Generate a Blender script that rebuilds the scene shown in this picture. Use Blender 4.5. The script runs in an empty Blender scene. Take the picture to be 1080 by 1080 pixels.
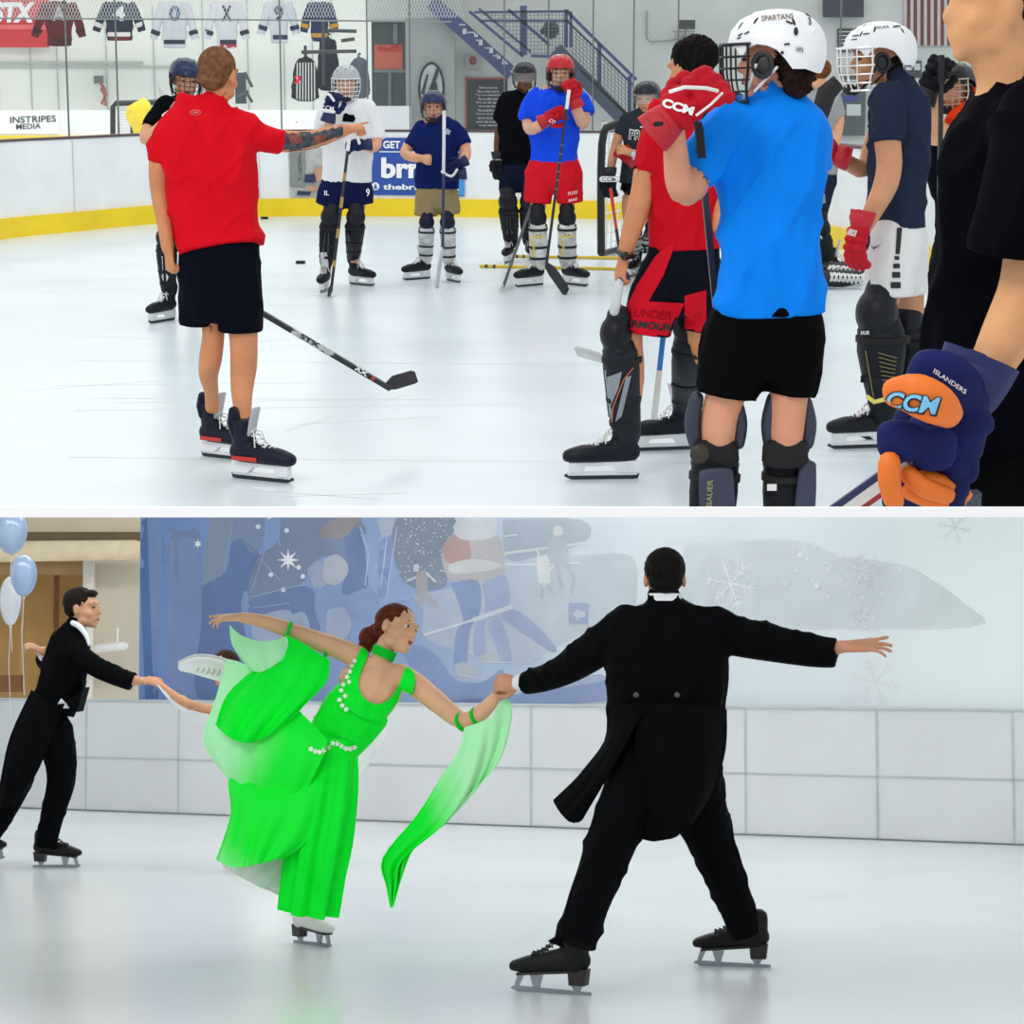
import bpy, bmesh, math, random
from mathutils import Vector, Matrix, noise
from mathutils.bvhtree import BVHTree
from mathutils.geometry import tessellate_polygon
random.seed(7)
V = Vector
F = 2400.0                      # focal length in pixels of the 1080 frame
HU, HL = 1.8, 1.35              # eye height over each rink's ice
COL = bpy.context.scene.collection
OFF = {}                        # object name -> where its mesh origin sits
LOWER = []                      # top-level objects of the lower rink
MODE = ['u']

class Rig:
    """The viewpoint as seen from one rink: eye height and the row of its horizon."""
    def __init__(s, h, hor):
        s.h = h; s.p = math.atan((540-hor)/F)
        s.fw = V((0, math.cos(s.p), -math.sin(s.p))); s.up = V((0, math.sin(s.p), math.cos(s.p)))
    def ray(s, x, y):
        return V((1,0,0))*((x-540)/F) + s.up*((540-y)/F) + s.fw
    def P(s, x, y, Y):
        d = s.ray(x, y); return V((0,0,s.h)) + d*(Y/d.y)
    def G(s, x, y, z=0.0):
        d = s.ray(x, y); return V((0,0,s.h)) + d*((z-s.h)/d.z)
U = Rig(HU, 62); L = Rig(HL, 690)
TL = Matrix.Translation((0,0,HU)) @ Matrix.Rotation(-(U.p-L.p), 4, 'X') @ Matrix.Translation((0,0,-HL))

# ---------------------------------------------------------------- materials
def lin(c):
    if isinstance(c, str):
        c = [int(c[i:i+2],16)/255 for i in (0,2,4)]
    return tuple((v/12.92 if v <= .04045 else ((v+.055)/1.055)**2.4) for v in c[:3]) + (1,)
MATS = {}
def mat(name, c, rough=.7, metal=0, var=.06, scale=8, bump=0, bscale=60, stretch=(1,1,1), alpha=1, emit=0, spec=.5, coat=0, sheen=0):
    if name in MATS: return MATS[name]
    m = bpy.data.materials.new(name); m.use_nodes = True
    nt = m.node_tree; b = nt.nodes['Principled BSDF']; N = nt.nodes.new; K = nt.links.new
    c = lin(c)
    b.inputs['Roughness'].default_value = rough; b.inputs['Metallic'].default_value = metal
    b.inputs['Specular IOR Level'].default_value = spec
    b.inputs['Coat Weight'].default_value = coat
    if alpha < 1: b.inputs['Alpha'].default_value = alpha
    if sheen: b.inputs['Sheen Weight'].default_value = sheen
    tc = N('ShaderNodeTexCoord'); mp = N('ShaderNodeMapping'); mp.inputs['Scale'].default_value = stretch
    K(tc.outputs['Object'], mp.inputs['Vector'])
    nz = N('ShaderNodeTexNoise'); nz.inputs['Scale'].default_value = scale; nz.inputs['Detail'].default_value = 4
    K(mp.outputs['Vector'], nz.inputs['Vector'])
    r = N('ShaderNodeValToRGB')
    r.color_ramp.elements[0].position = .3; r.color_ramp.elements[1].position = .7
    r.color_ramp.elements[0].color = tuple(v*(1-var*2) for v in c[:3])+(1,)
    r.color_ramp.elements[1].color = tuple(min(1, v*(1+var)) for v in c[:3])+(1,)
    K(nz.outputs['Fac'], r.inputs['Fac']); K(r.outputs['Color'], b.inputs['Base Color'])
    if bump:
        n2 = N('ShaderNodeTexNoise'); n2.inputs['Scale'].default_value = bscale; n2.inputs['Detail'].default_value = 3
        K(mp.outputs['Vector'], n2.inputs['Vector'])
        bp = N('ShaderNodeBump'); bp.inputs['Strength'].default_value = bump; bp.inputs['Distance'].default_value = .02
        K(n2.outputs['Fac'], bp.inputs['Height']); K(bp.outputs['Normal'], b.inputs['Normal'])
    if emit:
        b.inputs['Emission Color'].default_value = c; b.inputs['Emission Strength'].default_value = emit
    MATS[name] = m; return m
def cloth(name, c, rough=.85, bump=.35, bscale=7):
    return mat('cloth_'+name, c, rough=rough, var=.05, scale=5, bump=bump, bscale=bscale, stretch=(1.6,1.6,.7), spec=.06)
def skin(name, c):
    m = mat('skin_'+name, c, rough=.55, var=.07, scale=9, bump=.05, bscale=80, spec=.3)
    b = m.node_tree.nodes['Principled BSDF']
    b.inputs['Subsurface Weight'].default_value = .0
    return m

# ---------------------------------------------------------------- mesh bits
def perp(t, ref=V((0,1,0))):
    s = t.cross(ref)
    if s.length < .15: s = t.cross(V((0,0,1)))
    if s.length < .05: s = V((1,0,0))
    return s.normalized()
class MB:
    def __init__(s): s.v = []; s.f = []
    def add(s, vs, fs):
        n = len(s.v); s.v += [V(a) for a in vs]; s.f += [tuple(i+n for i in f) for f in fs]; return s
    def rings(s, rings, close=True):
        n = len(rings[0]); vs = [p for r in rings for p in r]; fs = []
        for k in range(len(rings)-1):
            for i in range(n):
                j = (i+1) % n; fs.append((k*n+i, k*n+j, (k+1)*n+j, (k+1)*n+i))
        if close:
            a = len(vs); vs.append(sum(rings[0], V())/n); b = len(vs); vs.append(sum(rings[-1], V())/n)
            m = (len(rings)-1)*n
            for i in range(n):
                j = (i+1) % n; fs.append((a, j, i)); fs.append((b, m+i, m+j))
        return s.add(vs, fs)
    def loft(s, secs, n=14, round_ends=(True, True), sq=1.0):
        """secs: (centre, side vector, other vector) already scaled by the radii"""
        def ring(c, a, b):
            o = []
            for i in range(n):
                t = 2*math.pi*i/n; x, y = math.cos(t), math.sin(t)
                if sq != 1: x = math.copysign(abs(x)**sq, x); y = math.copysign(abs(y)**sq, y)
                o.append(c + a*x + b*y)
            return o
        R = []
        c, a, b = secs[0]
        if round_ends[0]:
            d = (secs[0][0]-secs[1][0]); d = d.normalized() if d.length else V((0,0,-1))
            h = min(a.length, b.length)
            R += [ring(c+d*h*.92, a*.38, b*.38), ring(c+d*h*.6, a*.8, b*.8)]
        R += [ring(*q) for q in secs]
        c, a, b = secs[-1]
        if round_ends[1]:
            d = (secs[-1][0]-secs[-2][0]); d = d.normalized() if d.length else V((0,0,1))
            h = min(a.length, b.length)
            R += [ring(c+d*h*.6, a*.8, b*.8), ring(c+d*h*.92, a*.38, b*.38)]
        return s.rings(R)
    def cap(s, p, q, r1, r2=None, n=10, flat=False):
        p, q = V(p), V(q); r2 = r1 if r2 is None else r2
        t = (q-p).normalized() if (q-p).length > 1e-6 else V((0,0,1))
        a = perp(t); b = a.cross(t)
        return s.loft([(p, a*r1, b*r1), (q, a*r2, b*r2)], n, (not flat, not flat))
    def tube(s, pts, r, n=6):
        pts = [V(p) for p in pts]; R = []
        a = None
        for i, p in enumerate(pts):
            t = (pts[min(i+1, len(pts)-1)]-pts[max(i-1, 0)]).normalized()
            if a is None: a = perp(t)
            a = (a - t*a.dot(t)).normalized(); b = a.cross(t)
            rr = r[i] if isinstance(r, (list, tuple)) else r
            R.append([p + a*rr*math.cos(2*math.pi*k/n) + b*rr*math.sin(2*math.pi*k/n) for k in range(n)])
        return s.rings(R)
    def ell(s, c, rx, ry, rz, fr=None, nu=12, nv=8):
        """ellipsoid; fr is a Frame whose axes are used"""
        X, Y, Z = (fr.x, fr.y, fr.z) if fr else (V((1,0,0)), V((0,1,0)), V((0,0,1)))
        c = V(c); R = []
        for k in range(1, nv):
            t = math.pi*k/nv - math.pi/2
            R.append([c + X*rx*math.cos(t)*math.cos(2*math.pi*i/nu) + Y*ry*math.cos(t)*math.sin(2*math.pi*i/nu) + Z*rz*math.sin(t) for i in range(nu)])
        n0 = len(s.v); s.rings(R, True)
        s.v[-2] = c - Z*rz; s.v[-1] = c + Z*rz
        return s
    def box(s, c, hx, hy, hz, fr=None):
        X, Y, Z = (fr.x, fr.y, fr.z) if fr else (V((1,0,0)), V((0,1,0)), V((0,0,1)))
        c = V(c); vs = [c+X*hx*a+Y*hy*b+Z*hz*d for d in (-1,1) for b in (-1,1) for a in (-1,1)]
        return s.add(vs, [(0,2,3,1),(4,5,7,6),(0,1,5,4),(2,6,7,3),(0,4,6,2),(1,3,7,5)])
    def beam(s, p, q, w, h, ref=V((0,0,1))):
        p, q = V(p), V(q); t = (q-p).normalized(); a = t.cross(ref)
        if a.length < .05: a = V((1,0,0))
        a.normalize(); b = a.cross(t)
        return s.rings([[c+a*w*i+b*h*j for i, j in ((-1,-1),(1,-1),(1,1),(-1,1))] for c in (p, q)])
    def prism(s, poly, ext):
        poly = [V(p) for p in poly]; ext = V(ext); n = len(poly)
        tr = tessellate_polygon([poly])
        vs = poly + [p+ext for p in poly]
        fs = [tuple(t) for t in tr] + [tuple(i+n for i in reversed(t)) for t in tr]
        fs += [(i, (i+1) % n, (i+1) % n+n, i+n) for i in range(n)]
        return s.add(vs, fs)
    def sheet(s, G, th=.004):
        """grid of points given thickness"""
        m, n = len(G), len(G[0]); N = []
        for i in range(m):
            row = []
            for j in range(n):
                a = G[min(i+1,m-1)][j]-G[max(i-1,0)][j]; b = G[i][min(j+1,n-1)]-G[i][max(j-1,0)]
                c = a.cross(b); row.append(c.normalized() if c.length > 1e-9 else V((0,-1,0)))
            N.append(row)
        vs = [G[i][j]+N[i][j]*th for i in range(m) for j in range(n)] + [G[i][j]-N[i][j]*th for i in range(m) for j in range(n)]
        o = m*n; fs = []
        for i in range(m-1):
            for j in range(n-1):
                q = (i*n+j, i*n+j+1, (i+1)*n+j+1, (i+1)*n+j); fs.append(q); fs.append(tuple(k+o for k in reversed(q)))
        edge = [(0,j) for j in range(n)] + [(i,n-1) for i in range(1,m)] + [(m-1,j) for j in range(n-2,-1,-1)] + [(i,0) for i in range(m-2,0,-1)]
        e = [i*n+j for i, j in edge]
        for k in range(len(e)):
            a, b = e[k], e[(k+1) % len(e)]; fs.append((b, a, a+o, b+o))
        return s.add(vs, fs)

class Frame:
    def __init__(s, o, yaw=0, pitch=0, roll=0, k=1.0, axes=None):
        s.o = V(o); s.k = k
        if axes: s.x, s.y, s.z = axes
        else:
            # x right-hand side, y forward, z up; yaw 0 faces the viewer, 90 faces picture right
            f = V((math.sin(math.radians(yaw)), -math.cos(math.radians(yaw)), 0)); z = V((0,0,1)); x = f.cross(z)
            m = Matrix.Rotation(math.radians(pitch), 3, x); f = m @ f; z = m @ z       # pitch up
            m = Matrix.Rotation(math.radians(roll), 3, f); x = m @ x; z = m @ z
            s.x, s.y, s.z = x, f, z
    def __call__(s, a, b, c): return s.o + (s.x*a + s.y*b + s.z*c)*s.k

# ---------------------------------------------------------------- objects
def root_loc(o):
    while o.parent: o = o.parent
    return OFF[o.name]
def obj(name, mb, m, parent=None, smooth=True, remesh=0, sm=4, fold=0, fscale=(9,9,3), seed=0, kind=None, label=None):
    me = bpy.data.meshes.new(name); me.from_pydata(mb.v, [], mb.f); me.update()
    bm = bmesh.new(); bm.from_mesh(me); bmesh.ops.recalc_face_normals(bm, faces=bm.faces); bm.to_mesh(me); bm.free()
    if remesh:
        t = bpy.data.objects.new('t', me); COL.objects.link(t)
        r = t.modifiers.new('r', 'REMESH'); r.mode = 'VOXEL'; r.voxel_size = remesh
        if sm: q = t.modifiers.new('s', 'SMOOTH'); q.factor = .5; q.iterations = sm
        me2 = bpy.data.meshes.new_from_object(t.evaluated_get(bpy.context.evaluated_depsgraph_get()))
        bpy.data.objects.remove(t); bpy.data.meshes.remove(me); me = me2
    if fold:
        fx, fy, fz = fscale
        nr = [v.normal.copy() for v in me.vertices]
        for v, n in zip(me.vertices, nr):
            c = v.co; w = noise.noise(V(((c.x+c.z*.35)*fx+seed, c.y*fy*.6, (c.z-c.x*.4)*fz)))
            w2 = noise.noise(V(((c.x-c.z*.5)*fx*1.3+seed+9, c.y*fy*.6, c.z*fz*.8))); w3 = noise.noise(V((c.x*fx*.5, c.y*fy*.5+seed, c.z*fz*.6)))
            v.co = c + n*(fold*(max(0, 1-abs(w)*4.5)**1.3*.75+max(0, 1-abs(w2)*5)**1.3*.45+w3*.8-.35))*(1-min(1, max(0, -n.z-.35)*3))
    if parent is None:
        lo = V((min(v.co.x for v in me.vertices), min(v.co.y for v in me.vertices), min(v.co.z for v in me.vertices)))
        hi = V((max(v.co.x for v in me.vertices), max(v.co.y for v in me.vertices), max(v.co.z for v in me.vertices)))
        off = V(((lo.x+hi.x)/2, (lo.y+hi.y)/2, lo.z))
    else: off = root_loc(parent)
    me.transform(Matrix.Translation(-off)); me.name = name
    me.materials.clear(); me.materials.append(m)
    if smooth:
        me.polygons.foreach_set('use_smooth', [True]*len(me.polygons))
        if not remesh: me.set_sharp_from_angle(angle=math.radians(50))
    o = bpy.data.objects.new(name, me); COL.objects.link(o)
    OFF[o.name] = off
    if parent: o.parent = parent
    else:
        o.location = off
        if MODE[0] == 'l': LOWER.append(o)
    if kind: o['kind'] = kind
    if label: o['label'] = label
    me.update(); return o
def thing(name, label, cat, loc, group=None):
    o = bpy.data.objects.new(name, None); COL.objects.link(o); o.empty_display_size = .1
    o.location = loc; OFF[o.name] = V(loc); o['label'] = label; o['category'] = cat
    if group: o['group'] = group
    if MODE[0] == 'l': LOWER.append(o)
    return o
def tag(o, label, cat, group=None):
    o['label'] = label; o['category'] = cat
    if group: o['group'] = group
    return o
def struct(name, mb, m, parent=None, smooth=False):
    o = obj(name, mb, m, parent, smooth)
    o['kind'] = 'structure'
    return o
BV = {}
def bvh(o):
    if o.name not in BV:
        off = OFF[o.name]
        BV[o.name] = BVHTree.FromPolygons([v.co+off for v in o.data.vertices], [tuple(p.vertices) for p in o.data.polygons])
    return BV[o.name]
def root_of(o):
    while o.parent: o = o.parent
    return o
def cur(): return U if MODE[0] == 'u' else L
def project(targets, vs, fs, lift, maxe=5.0, back=.006):
    """vs are picture points; lay the outline on the targets' surface, as thin cloth print or paint"""
    S = cur(); bm = bmesh.new()
    bv = [bm.verts.new((x, y, 0)) for x, y in vs]
    for f in fs:
        try: bm.faces.new([bv[i] for i in f])
        except ValueError: pass
    bmesh.ops.triangulate(bm, faces=bm.faces)
    for _ in range(5):
        es = [e for e in bm.edges if e.calc_length() > maxe]
        if not es: break
        bmesh.ops.subdivide_edges(bm, edges=es, cuts=1)
        bmesh.ops.triangulate(bm, faces=bm.faces)
    o = V((0,0,S.h)); dead = []
    for v in bm.verts:
        d = S.ray(v.co.x, v.co.y).normalized(); best = None
        for t in targets:
            h = bvh(t).ray_cast(o, d)
            if h[0] is not None and (best is None or h[3] < best[3]): best = h
        if best is None: dead.append(v)
        else: v.co = best[0] - d*lift
    bmesh.ops.delete(bm, geom=dead, context='VERTS')
    # drop triangles bridging a depth jump
    bad = [f for f in bm.faces if max(v.co.y for v in f.verts)-min(v.co.y for v in f.verts) > .12*max(1, f.verts[0].co.y/15)]
    bmesh.ops.delete(bm, geom=bad, context='FACES')
    out = MB(); bm.verts.index_update()
    out.add([v.co.copy() for v in bm.verts], [tuple(v.index for v in f.verts) for f in bm.faces]); bm.free()
    return out
def decal(name, targets, polys, m, parent=None, lift=None, maxe=5.0, label=None):
    if not isinstance(targets, (list, tuple)): targets = [targets]
    out = MB()
    for p in polys:
        tr = tessellate_polygon([[V((x, y, 0)) for x, y in p]])
        y = targets[0].data.vertices[0].co.y+OFF[targets[0].name].y
        q = project(targets, p, tr, lift or .002+.00035*y, maxe); out.add(q.v, q.f)
    if not out.f: print('EMPTY decal', name); return None
    pa = parent or targets[0]
    return obj(name, out, m, pa, True, label=label)
def textmesh(s, shear=0, bold=0):
    c = bpy.data.curves.new('txt', 'FONT'); c.body = s; c.align_x = 'LEFT'; c.shear = shear; c.offset = bold; c.resolution_u = 3
    t = bpy.data.objects.new('txt', c); COL.objects.link(t)
    me = bpy.data.meshes.new_from_object(t.evaluated_get(bpy.context.evaluated_depsgraph_get()))
    vs = [(v.co.x, v.co.y) for v in me.vertices]; fs = [tuple(p.vertices) for p in me.polygons]
    bpy.data.objects.remove(t); bpy.data.curves.remove(c); bpy.data.meshes.remove(me)
    x0 = min(v[0] for v in vs); x1 = max(v[0] for v in vs); y0 = min(v[1] for v in vs); y1 = max(v[1] for v in vs)
    return [((x-x0)/(x1-x0), (y-y0)/(y1-y0)) for x, y in vs], fs
def text(name, targets, s, p0, p1, up, m, parent=None, shear=0, bold=.01, lift=None):
    """p0 lower-left corner, p1 lower-right corner, up vector to the top, all picture points"""
    if not isinstance(targets, (list, tuple)): targets = [targets]
    vs, fs = textmesh(s, shear, bold)
    vs = [(p0[0]+(p1[0]-p0[0])*a+up[0]*b, p0[1]+(p1[1]-p0[1])*a+up[1]*b) for a, b in vs]
    y = targets[0].data.vertices[0].co.y+OFF[targets[0].name].y
    q = project(targets, vs, fs, lift or .003+.0004*y, 9)
    if not q.f: print('EMPTY text', s); return None
    return obj(name, q, m, parent or targets[0], False)
def rect(x0, y0, x1, y1): return [(x0,y0),(x1,y0),(x1,y1),(x0,y1)]
def quad(a, b, w):
    """stroke from a to b in picture points"""
    dx, dy = b[0]-a[0], b[1]-a[1]; l = math.hypot(dx, dy) or 1; nx, ny = -dy/l*w/2, dx/l*w/2
    return [(a[0]+nx,a[1]+ny),(b[0]+nx,b[1]+ny),(b[0]-nx,b[1]-ny),(a[0]-nx,a[1]-ny)]
def disc(x, y, rx, ry=None, n=16, a0=0):
    ry = ry or rx; return [(x+rx*math.cos(a0+2*math.pi*i/n), y+ry*math.sin(a0+2*math.pi*i/n)) for i in range(n)]
def star(x, y, R, r, n=8, a0=-1.57):
    return [(x+(R if i % 2 == 0 else r)*math.cos(a0+math.pi*i/n), y+(R if i % 2 == 0 else r)*math.sin(a0+math.pi*i/n)) for i in range(2*n)]
def cr(pts, sub=3):
    """Catmull-Rom through tuples"""
    if len(pts) < 3 or sub < 2: return [tuple(p) for p in pts]
    out = []
    for i in range(len(pts)-1):
        p0 = pts[max(i-1,0)]; p1 = pts[i]; p2 = pts[i+1]; p3 = pts[min(i+2,len(pts)-1)]
        for k in range(sub):
            t = k/sub
            out.append(tuple(.5*((2*b)+(-a+c)*t+(2*a-5*b+4*c-d)*t*t+(-a+3*b-3*c+d)*t**3) for a, b, c, d in zip(p0,p1,p2,p3)))
    out.append(tuple(pts[-1])); return out

# ---------------------------------------------------------------- people
class Fig:
    """A person traced limb by limb: widths in picture points at the figure's own distance."""
    def __init__(s, Y, label, cat='person', foot=None):
        s.S = cur(); s.Y = Y; s.m = Y/F; s.skin = None; s.body = MB()
        g = foot or s.S.P(540, 540, Y); s.root = thing('person', label, cat, (g[0], g[1], 0 if foot is None else g[2]))
    def P(s, x, y, dy=0): return s.S.P(x, y, s.Y+dy)
    def limb(s, mb, pts, n=14, ends=(True, True), sub=3, sq=1.0, ref=V((0,1,0))):
        """pts: (x, y, half width, dy, half depth in px)"""
        q = []
        for p in pts:
            p = list(p)+[0]*(4-len(p)) if len(p) < 4 else list(p)
            if len(p) == 4: p.append(p[2])
            q.append(tuple(p))
        q = cr(q, sub); C = [s.P(a[0], a[1], a[3]) for a in q]; secs = []; last = None
        for i, c in enumerate(C):
            t = (C[min(i+1,len(C)-1)]-C[max(i-1,0)]).normalized()
            a = t.cross(ref)
            if a.length < .2: a = last or t.cross(V((0,0,1)))
            a = (a-t*a.dot(t)).normalized()
            if last and a.dot(last) < 0: a = -a
            last = a; b = a.cross(t).normalized()
            secs.append((c, a*q[i][2]*s.m, b*q[i][4]*s.m))
        mb.loft(secs, n, ends, sq); return mb
    def head(s, x, y, yaw, pitch=0, roll=0, k=1.0, dy=0):
        """head centre; h about .235 m tall for k=1"""
        f = Frame(s.P(x, y, dy), yaw, pitch, roll, k); b = s.body; K = k
        def e(c, rx, ry, rz): b.ell(f(*c), rx*K, ry*K, rz*K, f, 14, 10)
        e((0,-.012,.035), .076,.096,.083); e((0,.022,-.02), .064,.072,.082); e((0,.040,-.065), .046,.048,.045)
        e((0,.070,-.098), .022,.020,.018)
        for q in (-1, 1):
            e((q*.040,.050,-.030), .026,.032,.028); e((q*.048,.02,-.07), .022,.035,.026)
            b.cap(f(q*.012,.090,.028), f(q*.050,.076,.026), .011*K, .010*K, 8)
            e((q*.077,-.006,-.008), .010,.019,.031)
        b.cap(f(0,.090,.012), f(0,.110,-.026), .008*K, .0125*K, 8)
        e((0,.098,-.030), .017,.012,.009)
        e((0,.088,-.058), .024,.014,.010); e((0,.084,-.072), .020,.014,.010)
        s.hf = f; return f
    def face(s, iris='3a2a1c', lip='b4605a', brow='2a1c14', full=True):
        f = s.hf; K = f.k; r = s.root
        for q in (-1, 1):
            if full:
                obj('eye', MB().ell(f(q*.032,.080,.004), .0135*K,.012*K,.0085*K, f, 10, 6), mat('eye_white','e8e6e2',.3), r)
                obj('iris', MB().ell(f(q*.032,.0865,.004), .0085*K,.0068*K,.0078*K, f, 10, 6), mat('iris_'+iris, iris, .2), r)
            else:
                obj('eye', MB().ell(f(q*.032,.084,.004), .012*K,.010*K,.006*K, f, 8, 6), mat('iris_'+iris, iris, .2), r)
            m = MB().tube([f(q*.018,.0920,.027), f(q*.032,.0905,.031), f(q*.05,.083,.027)], [.0015*K,.003*K,.0015*K], 6)
            obj('eyebrow', m, mat('brow_'+brow, brow, .9), r)
        m = MB(); m.ell(f(0,.0975,-.0605), .020*K,.006*K,.0045*K, f, 10, 6); m.ell(f(0,.0960,-.0690), .017*K,.007*K,.005*K, f, 10, 6)
        obj('lips', m, mat('lips_'+lip, lip, .5), r)
    def hair(s, c, parts, vox=.006, fold=.003, name='hair', rough=.6):
        """parts: ellipsoids (centre, radii) in head space"""
        f = s.hf; m = MB()
        for cc, rr in parts: m.ell(f(*cc), rr[0]*f.k, rr[1]*f.k, rr[2]*f.k, f, 16, 12)
        return obj(name, m, mat('hair_'+c, c, rough, var=.25, scale=40, bump=.6, bscale=90, spec=.08), s.root, remesh=vox, sm=2, fold=fold, fscale=(60,60,25))
    def hand(s, W, D, B, k=1.0, curl=(.3,.35,.4,.45), thumb=1, tcurl=.3, spread=.1, mb=None):
        """W wrist, D towards the fingers, B back of the hand; thumb +1 on the D x B side"""
        mb = mb or s.body; D = V(D).normalized(); B = V(B); B = (B-D*B.dot(D)).normalized(); S_ = D.cross(B).normalized()*thumb
        W = V(W); e = W+D*.092*k
        mb.loft([(W-D*.01*k, S_*.027*k, B*.019*k), (W+D*.03*k, S_*.036*k, B*.017*k), (W+D*.07*k, S_*.042*k, B*.015*k), (e, S_*.039*k, B*.012*k)], 12)
        for i, (o, l, r) in enumerate(((.030,.072,.0092),(.010,.080,.0095),(-.011,.074,.0090),(-.031,.058,.0080))):
            d = (D + S_*(spread*(1.5-i))).normalized(); p = e + S_*o*k - D*.008*k; a = curl[i]
            for j, fr in enumerate((.45,.32,.23)):
                ang = a*(j+.6)*1.0
                q = p + (d*math.cos(ang) - B*math.sin(ang))*l*fr*k
                mb.cap(p, q, r*k*(1-.08*j), r*k*(.92-.08*j), 8); p = q
        p = W + D*.025*k + S_*.026*k - B*.006*k
        d1 = (D*.75 + S_*.75 - B*.25*(1+tcurl)).normalized(); q = p + d1*.042*k; mb.cap(p, q, .0135*k, .0115*k, 8)
        d2 = (D + S_*(.45-.8*tcurl) - B*.5*tcurl).normalized(); q2 = q + d2*.030*k; mb.cap(q, q2, .0112*k, .0098*k, 8)
        q3 = q2 + (d2 - S_*.3*tcurl).normalized()*.024*k; mb.cap(q2, q3, .0098*k, .0082*k, 8)
    def finish(s, sk, vox=.009, label=None, sm=3):
        s.bodyo = obj('body', s.body, sk, s.root, remesh=vox, sm=sm, label=label); return s.bodyo
    def wear(s, name, mb, m, vox=.01, fold=.006, fscale=(9,9,3), sm=4, label=None):
        o = obj(name, mb, m, s.root, remesh=vox, sm=sm, fold=fold, fscale=fscale, seed=s.Y*7, label=label)
        s.tuck(o); return o
    def bend(s, A):
        """swing the lower leg so that the ankle stands over A"""
        if not getattr(s, 'bodyo', None) or A.z > .02: return
        off = OFF[s.bodyo.name]; pts = [v.co+off for v in s.bodyo.data.vertices]
        near = [p for p in pts if .08 < p.z < .24 and abs(p.x-A.x) < .07 and abs(p.y-A.y) < .6] or [p for p in pts if .08 < p.z < .24 and abs(p.x-A.x) < .15]
        if not near: return
        c = sum(near, V())/len(near); dx, dy = A.x-c.x, A.y-c.y
        for o in s.root.children_recursive:
            if o.type != 'MESH' or o.name.split('.')[0] in ('skate','laces','tongue','blade','blade_holder','heel'): continue
            for v in o.data.vertices:
                p = v.co+off; 
                if p.z < .52 and abs(p.x-(c.x)) < .095 and abs(p.y-c.y) < .3:
                    w = 1-p.z/.52; w = w*w*(3-2*w) if w < 1 else 1; w = min(1, w*1.35); v.co.x += dx*w; v.co.y += dy*w
            BV.pop(o.name, None)
    def tuck(s, o, out=.022, inn=.009):
        if not getattr(s, 'bodyo', None): return
        b = s.bodyo; t = bvh(o); off = OFF[b.name]; me = b.data; nr = [v.normal.copy() for v in me.vertices]
        for v, n in zip(me.vertices, nr):
            loc, gn, i, d = t.find_nearest(v.co+off, .05)
            if loc is None: continue
            sd = (v.co+off-loc).dot(gn)
            if -inn < sd < out and n.dot(gn) > .55 and abs(sd) > d*.7: v.co = loc - gn*inn - off
        BV.pop(b.name, None)

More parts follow.
